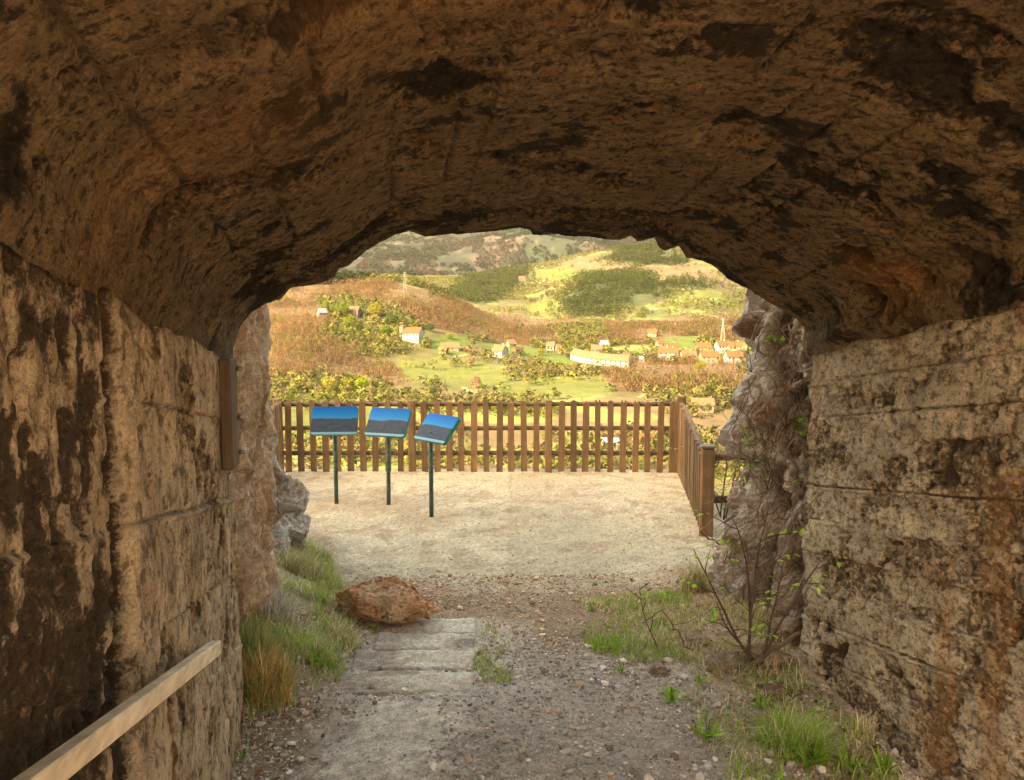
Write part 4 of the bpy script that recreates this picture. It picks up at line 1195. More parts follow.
# ------------------------------------------------------------------ picket fence
def picket_mesh(h, w, th, split=0):
    n = 7
    top = [(w / 2 * math.cos(math.pi * k / n), h - w / 2 + w / 2 * math.sin(math.pi * k / n)) for k in range(n + 1)]
    if split:
        top = [(w / 2, h - .03), (w * .3, h + .005), (w * .12, h - .05), (-w * .05, h - .09), (-w * .2, h - .01), (-w / 2, h - .02)]
    prof = [(-w / 2, 0), (w / 2, 0)] + top
    mb = MB()
    P = [(x, -th / 2, z) for x, z in prof]
    n_ = len(P)
    V = P + [(x, th / 2, z) for x, z in prof]
    c = [(0, -th / 2, h * .5), (0, th / 2, h * .5)]
    q = [((i + 1) % n_, i, n_ + i, n_ + (i + 1) % n_) for i in range(n_)]
    t = [(i, (i + 1) % n_, 2 * n_) for i in range(n_)] + [(n_ + (i + 1) % n_, n_ + i, 2 * n_ + 1) for i in range(n_)]
    mb.add(V + c, q, t)
    o = mb.build('picket', M['fence_v'])
    me = o.data
    bpy.data.objects.remove(o)
    return me
PICKETS = [picket_mesh(1.10, .087, .03), picket_mesh(1.085, .091, .03), picket_mesh(1.10, .087, .03, 1)]
def fence_run(p0, p1, n, label, h0=1.0, h1=1.0, posts=(), rails=(.28, .655, 1.015), rail_mat='fence_x', dz0=0.0, dz1=0.0, rnd=0, cap=None):
    p0, p1 = np.array(p0), np.array(p1)
    L = float(np.linalg.norm(p1 - p0)); ang = math.atan2(p1[1] - p0[1], p1[0] - p0[0])
    root = empty('picket_fence', (p0[0], p0[1], dz0), ang)
    tag(root, label, 'fence', 'picket fencing round the viewpoint terrace')
    rs = random.Random(rnd)
    for r in rails:
        a, b = r * h0, r * h1 + dz1 - dz0
        mb = MB()
        m = 14
        mb.tube([(L * k / m, .045, a + (b - a) * k / m + .004 * math.sin(k * 1.7 + r * 9)) for k in range(m + 1)], .034, 8)
        mb.build('rail', M[rail_mat], root, True)
    for k in range(n):
        f = (k + .5) / n
        o = new_obj('picket', PICKETS[2 if rs.random() < .09 else rs.randrange(2)], root)
        s = h0 + (h1 - h0) * f
        o.location = (L * f + rs.uniform(-.008, .008), 0, (dz1 - dz0) * f - .02)
        o.scale = (rs.uniform(.93, 1.06), 1, s * rs.uniform(.985, 1.012))
        o.rotation_euler = (rs.uniform(-.01, .01), rs.uniform(-.012, .012), rs.uniform(-.04, .04) + (math.pi if rs.random() < .5 else 0))
    for f, w, h, dz in posts:
        mb = MB().box((L * f, .03, h / 2 - .25), (w, w, h + .5), 0, .012)
        mb.build('post', M['fence_v'], root)
    return root
fence_run(FENCE_L, FENCE_R, 32, 'long brown picket fence across the back of the sandy terrace', posts=((-.01, .11, 1.10, 0), (.327, .105, 1.08, 0), (.672, .105, 1.08, 0), (1.0, .12, 1.09, 0)), rnd=3)
fence_run(FENCE_R, FENCE_N, 17, 'short picket fence run coming forward on the right of the terrace', 1.0, .75, posts=((.0, .12, 1.14, 0),), rails=(.23, .60, 1.03), rail_mat='fence_x', rnd=4)
fence_run((-3.18, 9.3), FENCE_L, 10, 'short picket fence run behind the grey boulders on the left', .97, 1.0, posts=((.0, .12, 1.1, 0),), rnd=5)
np_ = empty('fence_post', (FENCE_N[0] + .02, FENCE_N[1] - .1, 0), -.2)
tag(np_, 'stout dark brown corner post at the near end of the right fence', 'post')
MB().box((0, 0, .33), (.14, .14, 1.20), 0, .02).build('shaft', M['fence_v'], np_)
MB().box((0, 0, .945), (.152, .152, .03), 0, .01).build('cap', M['fence_y'], np_)
# fence continuing to the right behind the rock
rr = empty('rail_fence', (FENCE_N[0] + .1, FENCE_N[1] - .02, 0), .12)
tag(rr, 'plain two rail fence running behind the dark rock face', 'fence')
for zz in (.82, .36):
    MB().tube([(0, 0, zz), (1.0, 0, zz - .01), (2.2, 0, zz - .03)], .042, 8).build('rail', M['fence_x'], rr, True)
MB().box((2.2, 0, .1), (.13, .13, 1.9), 0, .012).build('post', M['fence_v'], rr)

# ------------------------------------------------------------------ information boards
def info_board(px, py, yaw, beta, w, h, pole_h, seed, horizon, label, lean=0.0, off=0.0):
    x, y, _ = at_z(px, py, 0)
    z = zs(x, y)
    root = empty('information_board', (x, y, z), 0)
    tag(root, label, 'information board', 'information boards on posts')
    MB().tube([(0, 0, -.2), (lean * .5, 0, pole_h * .5), (lean, 0, pole_h)], .026, 12).build('post', M['post_green'], root, True)
    # the tilted panel and its printed face share one local frame
    def rounded(w_, h_, r, z_):
        P = []
        for cx, cy, a0 in ((w_ / 2 - r, h_ / 2 - r, 0), (-w_ / 2 + r, h_ / 2 - r, 90), (-w_ / 2 + r, -h_ / 2 + r, 180), (w_ / 2 - r, -h_ / 2 + r, 270)):
            for k in range(6):
                a = math.radians(a0 + 18 * k); P.append((cx + r * math.cos(a), cy + r * math.sin(a), z_))
        return P
    slab = MB().prism(rounded(w, h, .035, -.018), (0, 0, 0), (0, 0, .036)).build('panel', M['panel_edge'], root)
    face = MB().prism(rounded(w - .008, h - .008, .032, .0185), (0, 0, 0), (0, 0, .004)).build('picture', sign_face(seed, horizon), slab)
    clip = MB().box((0, -.0, -.03), (.12, .10, .03)).box((0, -.01, -.06), (.05, .05, .06)).build('bracket', M['steel'], slab)
    slab.location = (lean + off, 0, pole_h + .03)
    slab.rotation_euler = (beta, 0, yaw)
    return root
info_board(336.5, 503, .06, math.radians(62), .565, .37, 1.00, 1.0, .55, 'leftmost blue panorama board, facing straight at the tunnel')
info_board(388.5, 504, -.33, math.radians(57), .545, .38, .99, 2.3, .56, 'middle blue panorama board, turned slightly to the right', .012)
info_board(431.5, 516, -.80, math.radians(50), .565, .365, 1.0, 3.7, .58, 'rightmost blue panorama board, tilted and turned furthest', -.0, .075)

# ------------------------------------------------------------------ handrail and board on the left wall
def onwall_left(px, py, off):
    dx, dy, dz = ray(px, py)
    k = (TL + off) / (NX * dx + NY * dy)
    return np.array([dx * k, dy * k, CAMZ + dz * k])
hr = empty('handrail', (0, 0, 0)); tag(hr, 'pale planed wooden handrail sloping along the left tunnel wall', 'handrail')
a1 = onwall_left(221, 640, .09); a0 = onwall_left(31, 780, .09)
d_ = (a1 - a0); d_ /= np.linalg.norm(d_)
b0 = a0 - d_ * 1.1
nn = np.array([NX, NY, 0.0]); up = np.cross(nn, d_); up *= np.sign(up[2])
sec = [(0, 0), (.034, 0), (.038, -.005), (.038, -.052), (.034, -.057), (0, -.057)]
hr.location = tuple(b0)
MB().prism([nn * (s_ - .038) + up * t_ for s_, t_ in sec], b0, a1).build('plank', M['rail'], hr)
for f in (.35, .85):
    p = d_ * (f * float(np.linalg.norm(a1 - b0)))
    MB().tube([p + up * -.05 - nn * .03, p + up * -.05 - nn * .16], .014, 8).build('bracket', M['steel'], hr)
tb = empty('timber_board', (0, 0, 0)); tag(tb, 'upright brown timber board bolted to the outer end of the left wall', 'board')
p_t, p_b = onwall_left(231, 357, .03), onwall_left(231.5, 465, .03)
tb.location = tuple(p_b)
hgt = float(p_t[2] - p_b[2])
MB().box((.02, -.06, hgt / 2), (.05, .155, hgt), math.atan2(AY, AX) - math.pi / 2, .006).build('plank', M['board'], tb)
for zz in (.06, hgt * .45, hgt - .05):
    MB().tube([(.035, .01, zz), (.062, .014, zz)], .011, 8).build('bolt', M['steel'], tb, True)

# ------------------------------------------------------------------ buried steps
st = empty('steps', (-.6, 4.7, .1)); tag(st, 'pale worn steps half buried in the gravel path', 'steps')
rs = np.random.RandomState(3)
def tread(x0, x1, y0, y1, zt_, seed):
    nx_, ny_ = 70, 22
    X, Y = np.meshgrid(np.linspace(x0, x1, nx_), np.linspace(y0, y1, ny_))
    Y = Y + .02 * fbm(X * 4, seed, 0, 3, seed)
    ex = np.minimum.reduce([sstep(0, .035, X - x0), sstep(0, .025, x1 - X), sstep(0, .04, Y - y0 + .02 * fbm(X * 9, 1, 0, 3, seed)), sstep(0, .035, y1 - Y + .02 * fbm(X * 9, 2, 0, 3, seed + 1))])
    Z = zt_ + .020 * fbm(X * 4, Y * 10, 0, 5, seed + 2) - .03 * (1 - ex) ** 1.5 - .05 * (ex < .001)
    n1 = fbm(X * 3.5, Y * 6, 0, 4, seed + 3); n2 = fbm(X * 14, Y * 20, 0, 3, seed + 4)
    dirt = np.clip(sstep(.0, .45, n1 + .5 * n2 + .75 * sstep(-.45, -.95, X)) + .5 * sstep(.10, .0, Y - y0 + .06 * n2), 0, 1)
    cc = np.array([.86, .73, .57]) + (np.array([.52, .42, .33]) - np.array([.86, .73, .57])) * dirt[..., None]
    cc = cc * (1 + .25 * n2[..., None]) * (1 + .22 * sstep(.07, .02, y1 - Y)[..., None])
    cc = np.concatenate([cc.reshape(-1, 3)] * 2)
    V = np.stack([X + .6, Y - 4.7, Z - .1], -1).reshape(-1, 3)
    B = V.copy(); B[:, 2] -= .16
    n = len(V)
    F = [grid_faces(ny_, nx_), grid_faces(ny_, nx_, True) + n]
    bd = np.concatenate([np.arange(nx_), np.arange(1, ny_) * nx_ + nx_ - 1, (ny_ - 1) * nx_ + np.arange(nx_ - 2, -1, -1), np.arange(ny_ - 2, -1, -1) * nx_])
    F.append(np.stack([bd[:-1], bd[:-1] + n, bd[1:] + n, bd[1:]], 1))
    mesh_np('tread', V if False else np.concatenate([V, B]), F, M['ground'], st, True, np.clip(cc, .03, .9))
for k, (y0, y1, xl_) in enumerate(((4.0, 4.33, -1.04), (4.34, 4.67, -1.0), (4.68, 5.01, -.92), (5.02, 5.36, -.80))):
    tread(xl_, -.215 - .012 * k, y0, y1, float(path_z(y1)) + .028, 401 + k * 5)

# ------------------------------------------------------------------ gravel, grass, plants
def scatter_mesh(name, P, S, Cc, seed, mat, label):
    rs = np.random.RandomState(seed)
    VV, FF, CC, n = [], [], [], 0
    for k in range(5):
        v, f = rock_shape(seed * 7 + k, 9, 1, 0)
        sel = np.arange(k, len(P), 5)
        th = rs.uniform(0, 6.283, len(sel)); co, si = np.cos(th), np.sin(th)
        sq = np.stack([rs.uniform(.7, 1.3, len(sel)), rs.uniform(.7, 1.2, len(sel)), rs.uniform(.4, .8, len(sel))], 1) * S[sel][:, None]
        q = v[None] * sq[:, None, :]
        Q = np.stack([q[..., 0] * co[:, None] - q[..., 1] * si[:, None], q[..., 0] * si[:, None] + q[..., 1] * co[:, None], q[..., 2]], -1) + P[sel][:, None, :]
        VV.append(Q.reshape(-1, 3)); CC.append(np.repeat(Cc[sel], len(v), 0))
        FF.append((f[None] + (np.arange(len(sel)) * len(v))[:, None, None] + n).reshape(-1, 3)); n += len(sel) * len(v)
    o = mesh_np(name, np.concatenate(VV), np.concatenate(FF), mat, None, False, np.concatenate(CC))
    return tag(o, label, None, None, 'stuff')
def build_gravel():
    rs = np.random.RandomState(17)
    N = 80000
    y = 2.5 + 4.1 * rs.uniform(0, 1, N) ** 1.2; x = rs.uniform(-1.5, 2.1, N)
    t = NX * x + NY * y; s = AX * x + AY * y
    den = .35 + .65 * sstep(-.1, .35, fbm(x * 1.5, y * 1.5, 0, 3, 301))
    strip = (np.abs(x + .60) < .22) & (y < 3.95)
    stp = (x > -.95) & (x < -.2) & (y > 3.98) & (y < 5.4)
    ok = (rs.uniform(0, 1, N) < den * np.where(strip, .12, 1) * np.where(stp, np.where(x < -.62, .6, .22), 1)) & ((t > TL) & (t < TR) | (s > 4))
    x, y = x[ok], y[ok]
    S = .0026 + .0085 * rs.uniform(0, 1, len(x)) ** 4
    big = rs.uniform(0, 1, len(x)) < .014; S[big] = rs.uniform(.012, .026, big.sum())
    pal = np.array([(.58, .49, .42), (.40, .325, .27), (.78, .68, .58), (.25, .195, .16), (.54, .40, .29), (.54, .48, .46)])
    c = pal[rs.randint(0, 6, len(x))] * rs.uniform(.8, 1.2, (len(x), 1))
    br = sstep(4.6, 5.4, y)[:, None]; c = c * (1 - br) + c * np.array([1.1, .92, .72]) * br
    scatter_mesh('gravel', np.stack([x, y, zg(x, y) + S * .25 + .002], 1), S, c, 3, M['stone'], 'loose grey brown gravel on the path floor')
    N = 5000
    x = rs.uniform(-2.2, 2.2, N); y = rs.uniform(5.6, 11, N)
    ok = rs.uniform(0, 1, N) < (.15 + .85 * sstep(7.2, 5.9, y + .5 * fbm(x, y, 0, 3, 303)))
    x, y = x[ok], y[ok]
    S = rs.uniform(.004, .011, len(x))
    c = np.array([(.22, .165, .11), (.15, .11, .075), (.36, .29, .2)])[rs.randint(0, 3, len(x))]
    scatter_mesh('gravel', np.stack([x, y, zg(x, y) + .001], 1), S, c, 5, M['stone'], 'scattered brown grit on the sandy terrace')
build_gravel()

def blades(P, H, Wd, Cbase, lean, rs, curl=.5):
    """arched tapering blades; returns V,F,C"""
    n = len(P); th = rs.uniform(0, 6.283, n)
    out = np.stack([np.cos(th), np.sin(th)], 1)
    side = np.stack([-out[:, 1], out[:, 0]], 1)
    lv = np.array([0, .35, .7, 1.0]); V = np.empty((n, 8, 3))
    for i, f in enumerate(lv):
        r = lean * H * (f ** (1 + curl * 2))
        zz = H * (f - .35 * (lean / 1.2) * f ** 2.5)
        w = Wd * (1 - f ** 1.5) * .5 + .0004
        for j, sg in enumerate((-1, 1)):
            V[:, 2 * i + j, 0] = P[:, 0] + out[:, 0] * r + side[:, 0] * w * sg
            V[:, 2 * i + j, 1] = P[:, 1] + out[:, 1] * r + side[:, 1] * w * sg
            V[:, 2 * i + j, 2] = P[:, 2] + zz
    b = np.arange(n)[:, None] * 8
    F = np.concatenate([b + np.array([2 * i, 2 * i + 1, 2 * i + 3, 2 * i + 2])[None] for i in range(3)])
    C = np.repeat(Cbase, 8, 0)
    return V.reshape(-1, 3), F, C
GRASS_PAL = {'green': [(.34, .42, .085), (.42, .47, .11), (.27, .33, .08), (.52, .49, .18)],
             'lush': [(.33, .52, .05), (.40, .55, .09), (.26, .42, .05)],
             'dry': [(.80, .67, .44), (.70, .55, .33), (.84, .75, .55), (.58, .43, .24)],
             'rust': [(.70, .42, .17), (.62, .36, .14), (.74, .50, .24), (.44, .34, .13)],
             'olive': [(.38, .36, .15), (.45, .41, .19), (.53, .46, .24), (.29, .30, .125)],
             'grey': [(.64, .57, .49), (.52, .45, .39), (.72, .64, .55)]}
def pal(kind, n, rs):
    p = np.array(GRASS_PAL[kind]); return p[rs.randint(0, len(p), n)] * rs.uniform(.75, 1.25, (n, 1))
def grass_zone(polys, seed, label, mixw, h, per_m2, w=.004, lean=.6, edge=.08):
    rs = np.random.RandomState(seed)
    G = []
    for poly in polys:
        W_ = [at_g(px, py) for px, py, zz in poly]
        q = [(a[0], a[1]) for a in W_]
        xs, ys = [a[0] for a in q], [a[1] for a in q]
        ar = (max(xs) - min(xs)) * (max(ys) - min(ys))
        n = int(ar * per_m2)
        x, y = rs.uniform(min(xs) - .1, max(xs) + .1, n), rs.uniform(min(ys) - .1, max(ys) + .1, n)
        xx, yy = x + edge * fbm(x * 4, y * 4, 0, 3, seed), y + edge * fbm(x * 4, y * 4, 5, 3, seed)
        k = inpoly(xx, yy, q) & (rs.uniform(0, 1, n) < .12 + .88 * sstep(-.25, .2, fbm(x * 3.5, y * 3.5, 1, 3, seed + 1)))
        G.append(np.stack([x[k], y[k]], 1))
    G = np.concatenate(G)
    n = len(G)
    z = zg(G[:, 0], G[:, 1])
    P = np.stack([G[:, 0], G[:, 1], z - .004], 1)
    cl = fbm(G[:, 0] * 2.2, G[:, 1] * 2.2, 3, 3, seed + 2)
    r = np.clip(rs.uniform(0, 1, n) + cl * .8, 0, .999)
    C = np.empty((n, 3)); lo = 0
    for kind, f in mixw:
        s = (r >= lo) & (r < lo + f + 1e-6); C[s] = pal(kind, s.sum(), rs); lo += f
    s = r >= lo; C[s] = pal(mixw[-1][0], s.sum(), rs)
    H = h * rs.uniform(.45, 1.2, n) * (1 + .6 * cl)
    V, F, Cc = blades(P, H, np.full(n, w) * rs.uniform(.7, 1.4, n), C, lean * rs.uniform(.4, 1.5, n), rs)
    return tag(mesh_np('grass', V, F, M['leaf'], None, False, Cc), label, None, None, 'stuff')
grass_zone([[(255, 545, .5), (300, 535, .4), (330, 565, .2), (350, 600, .15), (352, 655, .2), (335, 690, .25), (290, 705, .3), (247, 715, .35), (246, 600, .55)]], 1,
           'tangled green and straw grass on the bank under the left rock', (('dry', .28), ('lush', .22), ('green', .35), ('olive', .15)), .11, 5200, .006, .8)
grass_zone([[(246, 690, .35), (300, 690, .3), (285, 735, .32), (250, 760, .34), (236, 775, .36)]], 2, 'thin dry grass at the foot of the left wall', (('dry', .5), ('rust', .3), ('green', .2)), .08, 2600, .0036, .8)
grass_zone([[(578, 604, .06), (640, 596, .05), (690, 590, .12), (705, 640, .2), (690, 655, .2), (630, 660, .12), (588, 650, .1)]], 3,
           'short green and yellow turf patch on the right of the path', (('dry', .25), ('green', .40), ('lush', .35)), .06, 8000, .005, .75)
grass_zone([[(478, 622, .1), (490, 620, .1), (512, 648, .14), (505, 680, .2), (478, 684, .2), (474, 650, .15)]], 4,
           'small strip of green grass along the right edge of the steps', (('green', .4), ('lush', .45), ('dry', .15)), .06, 9500, .0042, .8)
grass_zone([[(690, 575, .1), (745, 600, .3), (790, 640, .3), (800, 690, .28), (760, 700, .25), (700, 668, .22), (660, 650, .15)]], 5,
           'straw coloured grass round the foot of the dark rock face', (('dry', .45), ('olive', .15), ('green', .4)), .11, 3600, .0045, .8)
grass_zone([[(690, 690, .22), (790, 668, .28), (822, 690, .2), (905, 775, .35), (900, 800, .35), (740, 800, .3), (700, 740, .26)]], 6,
           'mixed weeds and dry grass by the foot of the right wall', (('dry', .33), ('lush', .42), ('green', .25)), .085, 3200, .005, .8)
grass_zone([[(610, 655, .12), (690, 650, .16), (735, 700, .24), (690, 700, .22), (640, 690, .17)]], 7,
           'sparse pale grass thinning out into the gravel', (('dry', .6), ('green', .4)), .05, 1700, .0034, .8)

def tuft(px, py, z0, n, h, rad, kinds, lean, label, seed, w=.0052, name='grass_tuft', cat='grass tuft'):
    x, y, _ = at_g(px, py)
    z = zs(x, y)
    rs = np.random.RandomState(seed)
    root = empty(name, (x, y, z)); tag(root, label, cat)
    for pn, kind, f in kinds:
        m = int(n * f)
        r = rad * np.sqrt(rs.uniform(0, 1, m)); a = rs.uniform(0, 6.283, m)
        lx, ly = r * np.cos(a), r * np.sin(a)
        P = np.stack([lx, ly, zg(x + lx, y + ly) - z - .006], 1)
        V, F, C = blades(P, h * rs.uniform(.45, 1.1, m) * (1 - .35 * (r / rad) ** 2), np.full(m, w) * rs.uniform(.7, 1.3, m), pal(kind, m, rs), lean * rs.uniform(.3, 1.5, m), rs)
        mesh_np(pn, V, F, M['leaf'], root, False, C)
tuft(795, 748, .3, 1200, .25, .16, (('green_blades', 'lush', .68), ('dry_blades', 'dry', .32)), .8, 'bushy bright green grass tuft near the foot of the right wall', 501)
tuft(693, 592, .15, 500, .30, .10, (('dry_blades', 'olive', .6), ('straw_blades', 'dry', .4)), .5, 'upright olive and straw tuft against the dark rock face', 502)
tuft(268, 690, .33, 900, .27, .13, (('rusty_blades', 'rust', .75), ('green_blades', 'green', .25)), .55, 'rust coloured dry tuft beside the end of the left wall', 503)
tuft(254, 655, .45, 700, .24, .12, (('dry_blades', 'olive', .7), ('green_blades', 'green', .3)), .45, 'dense olive tuft tight against the left wall end', 504)
tuft(268, 610, .5, 700, .30, .16, (('grey_blades', 'grey', .8), ('green_blades', 'olive', .2)), .7, 'grey dead shrubby tuft under the pinkish rock', 505)
tuft(305, 575, .35, 800, .26, .16, (('olive_blades', 'olive', .75), ('dry_blades', 'dry', .25)), .6, 'rounded olive tuft below the grey boulders', 506)
tuft(322, 560, .2, 350, .18, .10, (('green_blades', 'green', .7), ('straw_blades', 'dry', .3)), .7, 'small green tuft at the terrace corner by the grey boulders', 507)
tuft(272, 530, .55, 420, .20, .12, (('green_blades', 'green', .8), ('straw_blades', 'dry', .2)), .7, 'green tuft sprouting between the grey boulders and pinkish rock', 508)
tuft(312, 655, .25, 600, .17, .12, (('green_blades', 'lush', .6), ('straw_blades', 'dry', .4)), .8, 'bright green tuft in the middle of the left bank', 509)
tuft(345, 640, .18, 420, .15, .10, (('straw_blades', 'dry', .6), ('green_blades', 'green', .4)), .9, 'straw tuft left of the buried steps', 510)
tuft(745, 655, .28, 380, .16, .12, (('straw_blades', 'dry', .8), ('green_blades', 'green', .2)), .9, 'pale straw tuft under the sapling', 511)
tuft(655, 640, .14, 420, .10, .14, (('straw_blades', 'dry', .85), ('green_blades', 'green', .15)), .9, 'brownish straw clump in the right turf patch', 512)
tuft(860, 735, .32, 200, .16, .07, (('straw_blades', 'dry', .8), ('green_blades', 'lush', .2)), .6, 'thin straw tuft leaning on the right wall foot', 513)

def leaf_set(P, D, L, Wd, C, fold=.25):
    """pointed oval leaves at P, growing along D"""
    D = D / (np.linalg.norm(D, axis=1)[:, None] + 1e-9)
    up = np.array([0, 0, 1.0])
    S = np.cross(D, up[None]); S /= np.linalg.norm(S, axis=1)[:, None] + 1e-9
    N = np.cross(S, D)
    pts = [(0, 0, 0), (.3, .42, .12), (.62, .40, .10), (1, 0, -.08), (.62, -.40, .10), (.3, -.42, .12), (.5, 0, 0)]
    V = np.stack([P + D * (a * L)[:, None] + S * (b * Wd)[:, None] + N * (c * Wd)[:, None] for a, b, c in pts], 1)
    b = np.arange(len(P))[:, None] * 7
    T = np.concatenate([b + np.array(t)[None] for t in ((0, 1, 6), (1, 2, 6), (2, 3, 6), (3, 4, 6), (4, 5, 6), (5, 0, 6))])
    return V.reshape(-1, 3), T, np.repeat(C, 7, 0)
def weed(px, py, z0, n, L, label, seed, kind='lush', up=.5, width=.28):
    x, y, _ = at_g(px, py); z = zs(x, y)
    rs = np.random.RandomState(seed)
    root = empty('weed', (x, y, z)); tag(root, label, 'weed')
    th = rs.uniform(0, 6.283, n); el = rs.uniform(up - .35, up + .45, n)
    D = np.stack([np.cos(th) * np.cos(el), np.sin(th) * np.cos(el), np.sin(el)], 1)
    n = int(n * 1.7)
    th = rs.uniform(0, 6.283, n); el = rs.uniform(up - .45, up + .5, n); rr = rs.uniform(0, L * .45, n)
    D = np.stack([np.cos(th) * np.cos(el), np.sin(th) * np.cos(el), np.sin(el)], 1)
    ll = L * rs.uniform(.35, 1.05, n)
    bx, by = rr * np.cos(th * 1.7), rr * np.sin(th * 1.7)
    V, T, C = leaf_set(np.stack([bx, by, zg(x + bx, y + by) - z + rs.uniform(0, .02, n)], 1), D, ll, ll * width * rs.uniform(.5, .9, n), pal(kind, n, rs))
    mesh_np('leaves', V, T, M['leaf'], root, False, C)
    for k in range(3):
        h = L * rs.uniform(.7, 1.3); a = rs.uniform(0, 6.283)
        MB().tube([(0, 0, -.01), (.1 * h * math.cos(a), .1 * h * math.sin(a), h * .5), (.3 * h * math.cos(a), .3 * h * math.sin(a), h)], .0022, 4).build('stem', M['twig'], root, True, (.14, .17, .05))
for i, a in enumerate([(672, 698, .2, 22, .085, 'leafy green weed at the edge of the gravel, left of the others'),
          (707, 735, .24, 18, .12, 'broad leaved green weed standing alone in the gravel'),
          (622, 672, .15, 14, .06, 'tiny green weed below the right turf patch'),
          (700, 682, .22, 14, .06, 'small green weed above the broad leaved one'),
          (812, 765, .33, 26, .15, 'tall broad leaved weed in front of the bushy grass tuft'),
          (852, 770, .33, 12, .14, 'upright green weed second from the right wall corner', ),
          (886, 775, .34, 12, .15, 'upright green weed closest to the right wall corner'),
          (760, 705, .26, 16, .09, 'green weed between the sapling and the bushy grass tuft'),
          (243, 758, .36, 12, .05, 'small green weed at the corner of the left wall foot'),
          (318, 668, .24, 20, .10, 'bright leafy weed on the left bank'),
          (592, 612, .07, 16, .06, 'little green weed at the far edge of the turf patch'),
          (376, 632, .1, 10, .05, 'little green weed at the foot of the reddish boulder')]):
    weed(*a[:6], 600 + i, 'lush', .9 if 'upright' in a[5] or 'tall' in a[5] else .45, .22 if 'upright' in a[5] else .3)

def litter():
    rs = np.random.RandomState(55); n = 900
    a = rs.uniform(0, 1, n) < .72
    y = rs.uniform(2.5, 6.0, n)
    xr = np.where(a, np.interp(y, [2.5, 4.6, 6], [2.05, 1.75, 1.6]) - np.abs(rs.normal(0, .28, n)), np.interp(y, [2.5, 3.7, 6], [-1.15, -1.3, -1.4]) + np.abs(rs.normal(0, .14, n)))
    th = rs.uniform(0, 6.283, n)
    D = np.stack([np.cos(th), np.sin(th), rs.normal(0, .35, n)], 1); L = rs.uniform(.015, .045, n)
    C = np.array([(.30, .17, .08), (.22, .12, .06), (.40, .27, .15), (.36, .15, .06)])[rs.randint(0, 4, n)] * rs.uniform(.7, 1.2, (n, 1))
    V, T, Cc = leaf_set(np.stack([xr, y, zg(xr, y) + rs.uniform(.003, .014, n)], 1), D, L, L * rs.uniform(.4, .8, n), C)
    tag(mesh_np('leaf_litter', V, T, M['leaf'], None, False, Cc), 'dead brown leaves strewn along the foot of both tunnel walls', None, None, 'stuff')
litter()

def wander(p, d, n, step, rs, jit, pull=(0, 0, 0)):
    P = [np.array(p, float)]; d = np.array(d, float)
    for _ in range(n):
        d = d + rs.normal(size=3) * jit + np.array(pull); d /= np.linalg.norm(d)
        P.append(P[-1] + d * step)
    return P
# sapling by the right rock
def sapling(px, py, z0, stems, label, seed, leaves_n, h, name='sapling', leafc='lush'):
    x, y = px if py is None else at_g(px, py)[:2]; z = zs(x, y)
    rs = np.random.RandomState(seed)
    root = empty(name, (x, y, z)); tag(root, label, 'sapling')
    lp, ld = [], []
    for k, (dx_, dy_, hh) in enumerate(stems):
        P = wander((0.02 * k - .03, 0, -.03), (dx_, dy_, 1), 14, hh / 14, rs, .07)
        mb = MB().tube(P, np.linspace(.011, .003, len(P)) * (.4 if name == 'twig' else 1), 6)
        for j in range(5, 14, 2):
            th = rs.uniform(0, 6.28)
            Q = wander(P[j], (math.cos(th), math.sin(th), .5), 6, hh * .045, rs, .18)
            mb.tube(Q, np.linspace(.004, .0012, len(Q)), 4)
            lp += Q[3:]; ld += [np.array([math.cos(th), math.sin(th), .2])] * len(Q[3:])
        mb.build('stem', M['twig'], root, True, (.13, .075, .055))
    lp, ld = np.array(lp), np.array(ld)
    i = rs.choice(len(lp), min(leaves_n, len(lp)), False)
    D = ld[i] + rs.normal(size=(len(i), 3)) * .5
    V, T, C = leaf_set(lp[i], D, rs.uniform(.035, .06, len(i)), rs.uniform(.022, .036, len(i)), pal(leafc, len(i), rs) * 1.25)
    mesh_np('leaves', V, T, M['leaf'], root, False, C)
sapling(752, 668, .27, ((.05, 0, 1.15), (-.12, .05, 1.0), (.42, -.05, .85), (-.38, .1, .85), (.2, .1, .75), (-.6, -.1, .6)), 'sparse dark stemmed sapling with a few bright leaves beside the right wall', 701, 85, 1.0)
sapling((2.46, 8.7), None, 0.2, ((.05, 0, 1.3), (-.15, .2, 1.2), (.2, 0, 1.1), (.35, .2, 1.0)), 'thin yellow leaved bush growing outside the fence corner post', 702, 120, 1.3, 'bush', 'green')
sapling(668, 650, .15, ((-.6, -.1, .55),), 'single bare leaning twig rising from the right turf patch', 703, 2, .5, 'twig')
def branch(p0, p1, r, label, seed):
    a = np.array(at_g(*p0[:2])); b = np.array(at_z(*p1)); a[2] = zs(a[0], a[1]) + .03; b[2] = max(zs(b[0], b[1]) + .06, p1[2])
    root = empty('fallen_branch', tuple(a)); tag(root, label, 'branch')
    rs = np.random.RandomState(seed)
    P = [(b - a) * f + rs.normal(size=3) * .012 for f in np.linspace(0, 1, 9)]
    MB().tube(P, np.linspace(r, r * .5, 9), 7).build('limb', M['twig'], root, True, (.17, .115, .08))
    for k in (3, 5, 6):
        Q = wander(P[k], rs.normal(size=3) * [1, 1, .6] + [0, 0, .4], 5, .045, rs, .25)
        MB().tube(Q, np.linspace(r * .4, .0012, 6), 5).build('twig', M['twig'], root, True, (.2, .14, .10))
branch((742, 672, .25), (800, 632, .3), .022, 'thick fallen branch lying between sapling and right wall', 1)
branch((735, 560, .35), (700, 530, .62), .010, 'dark broken branch pointing from the rock towards the fence post', 2)
branch((690, 652, .2), (664, 612, .42), .006, 'thin dead branch leaning over the right turf patch', 3)

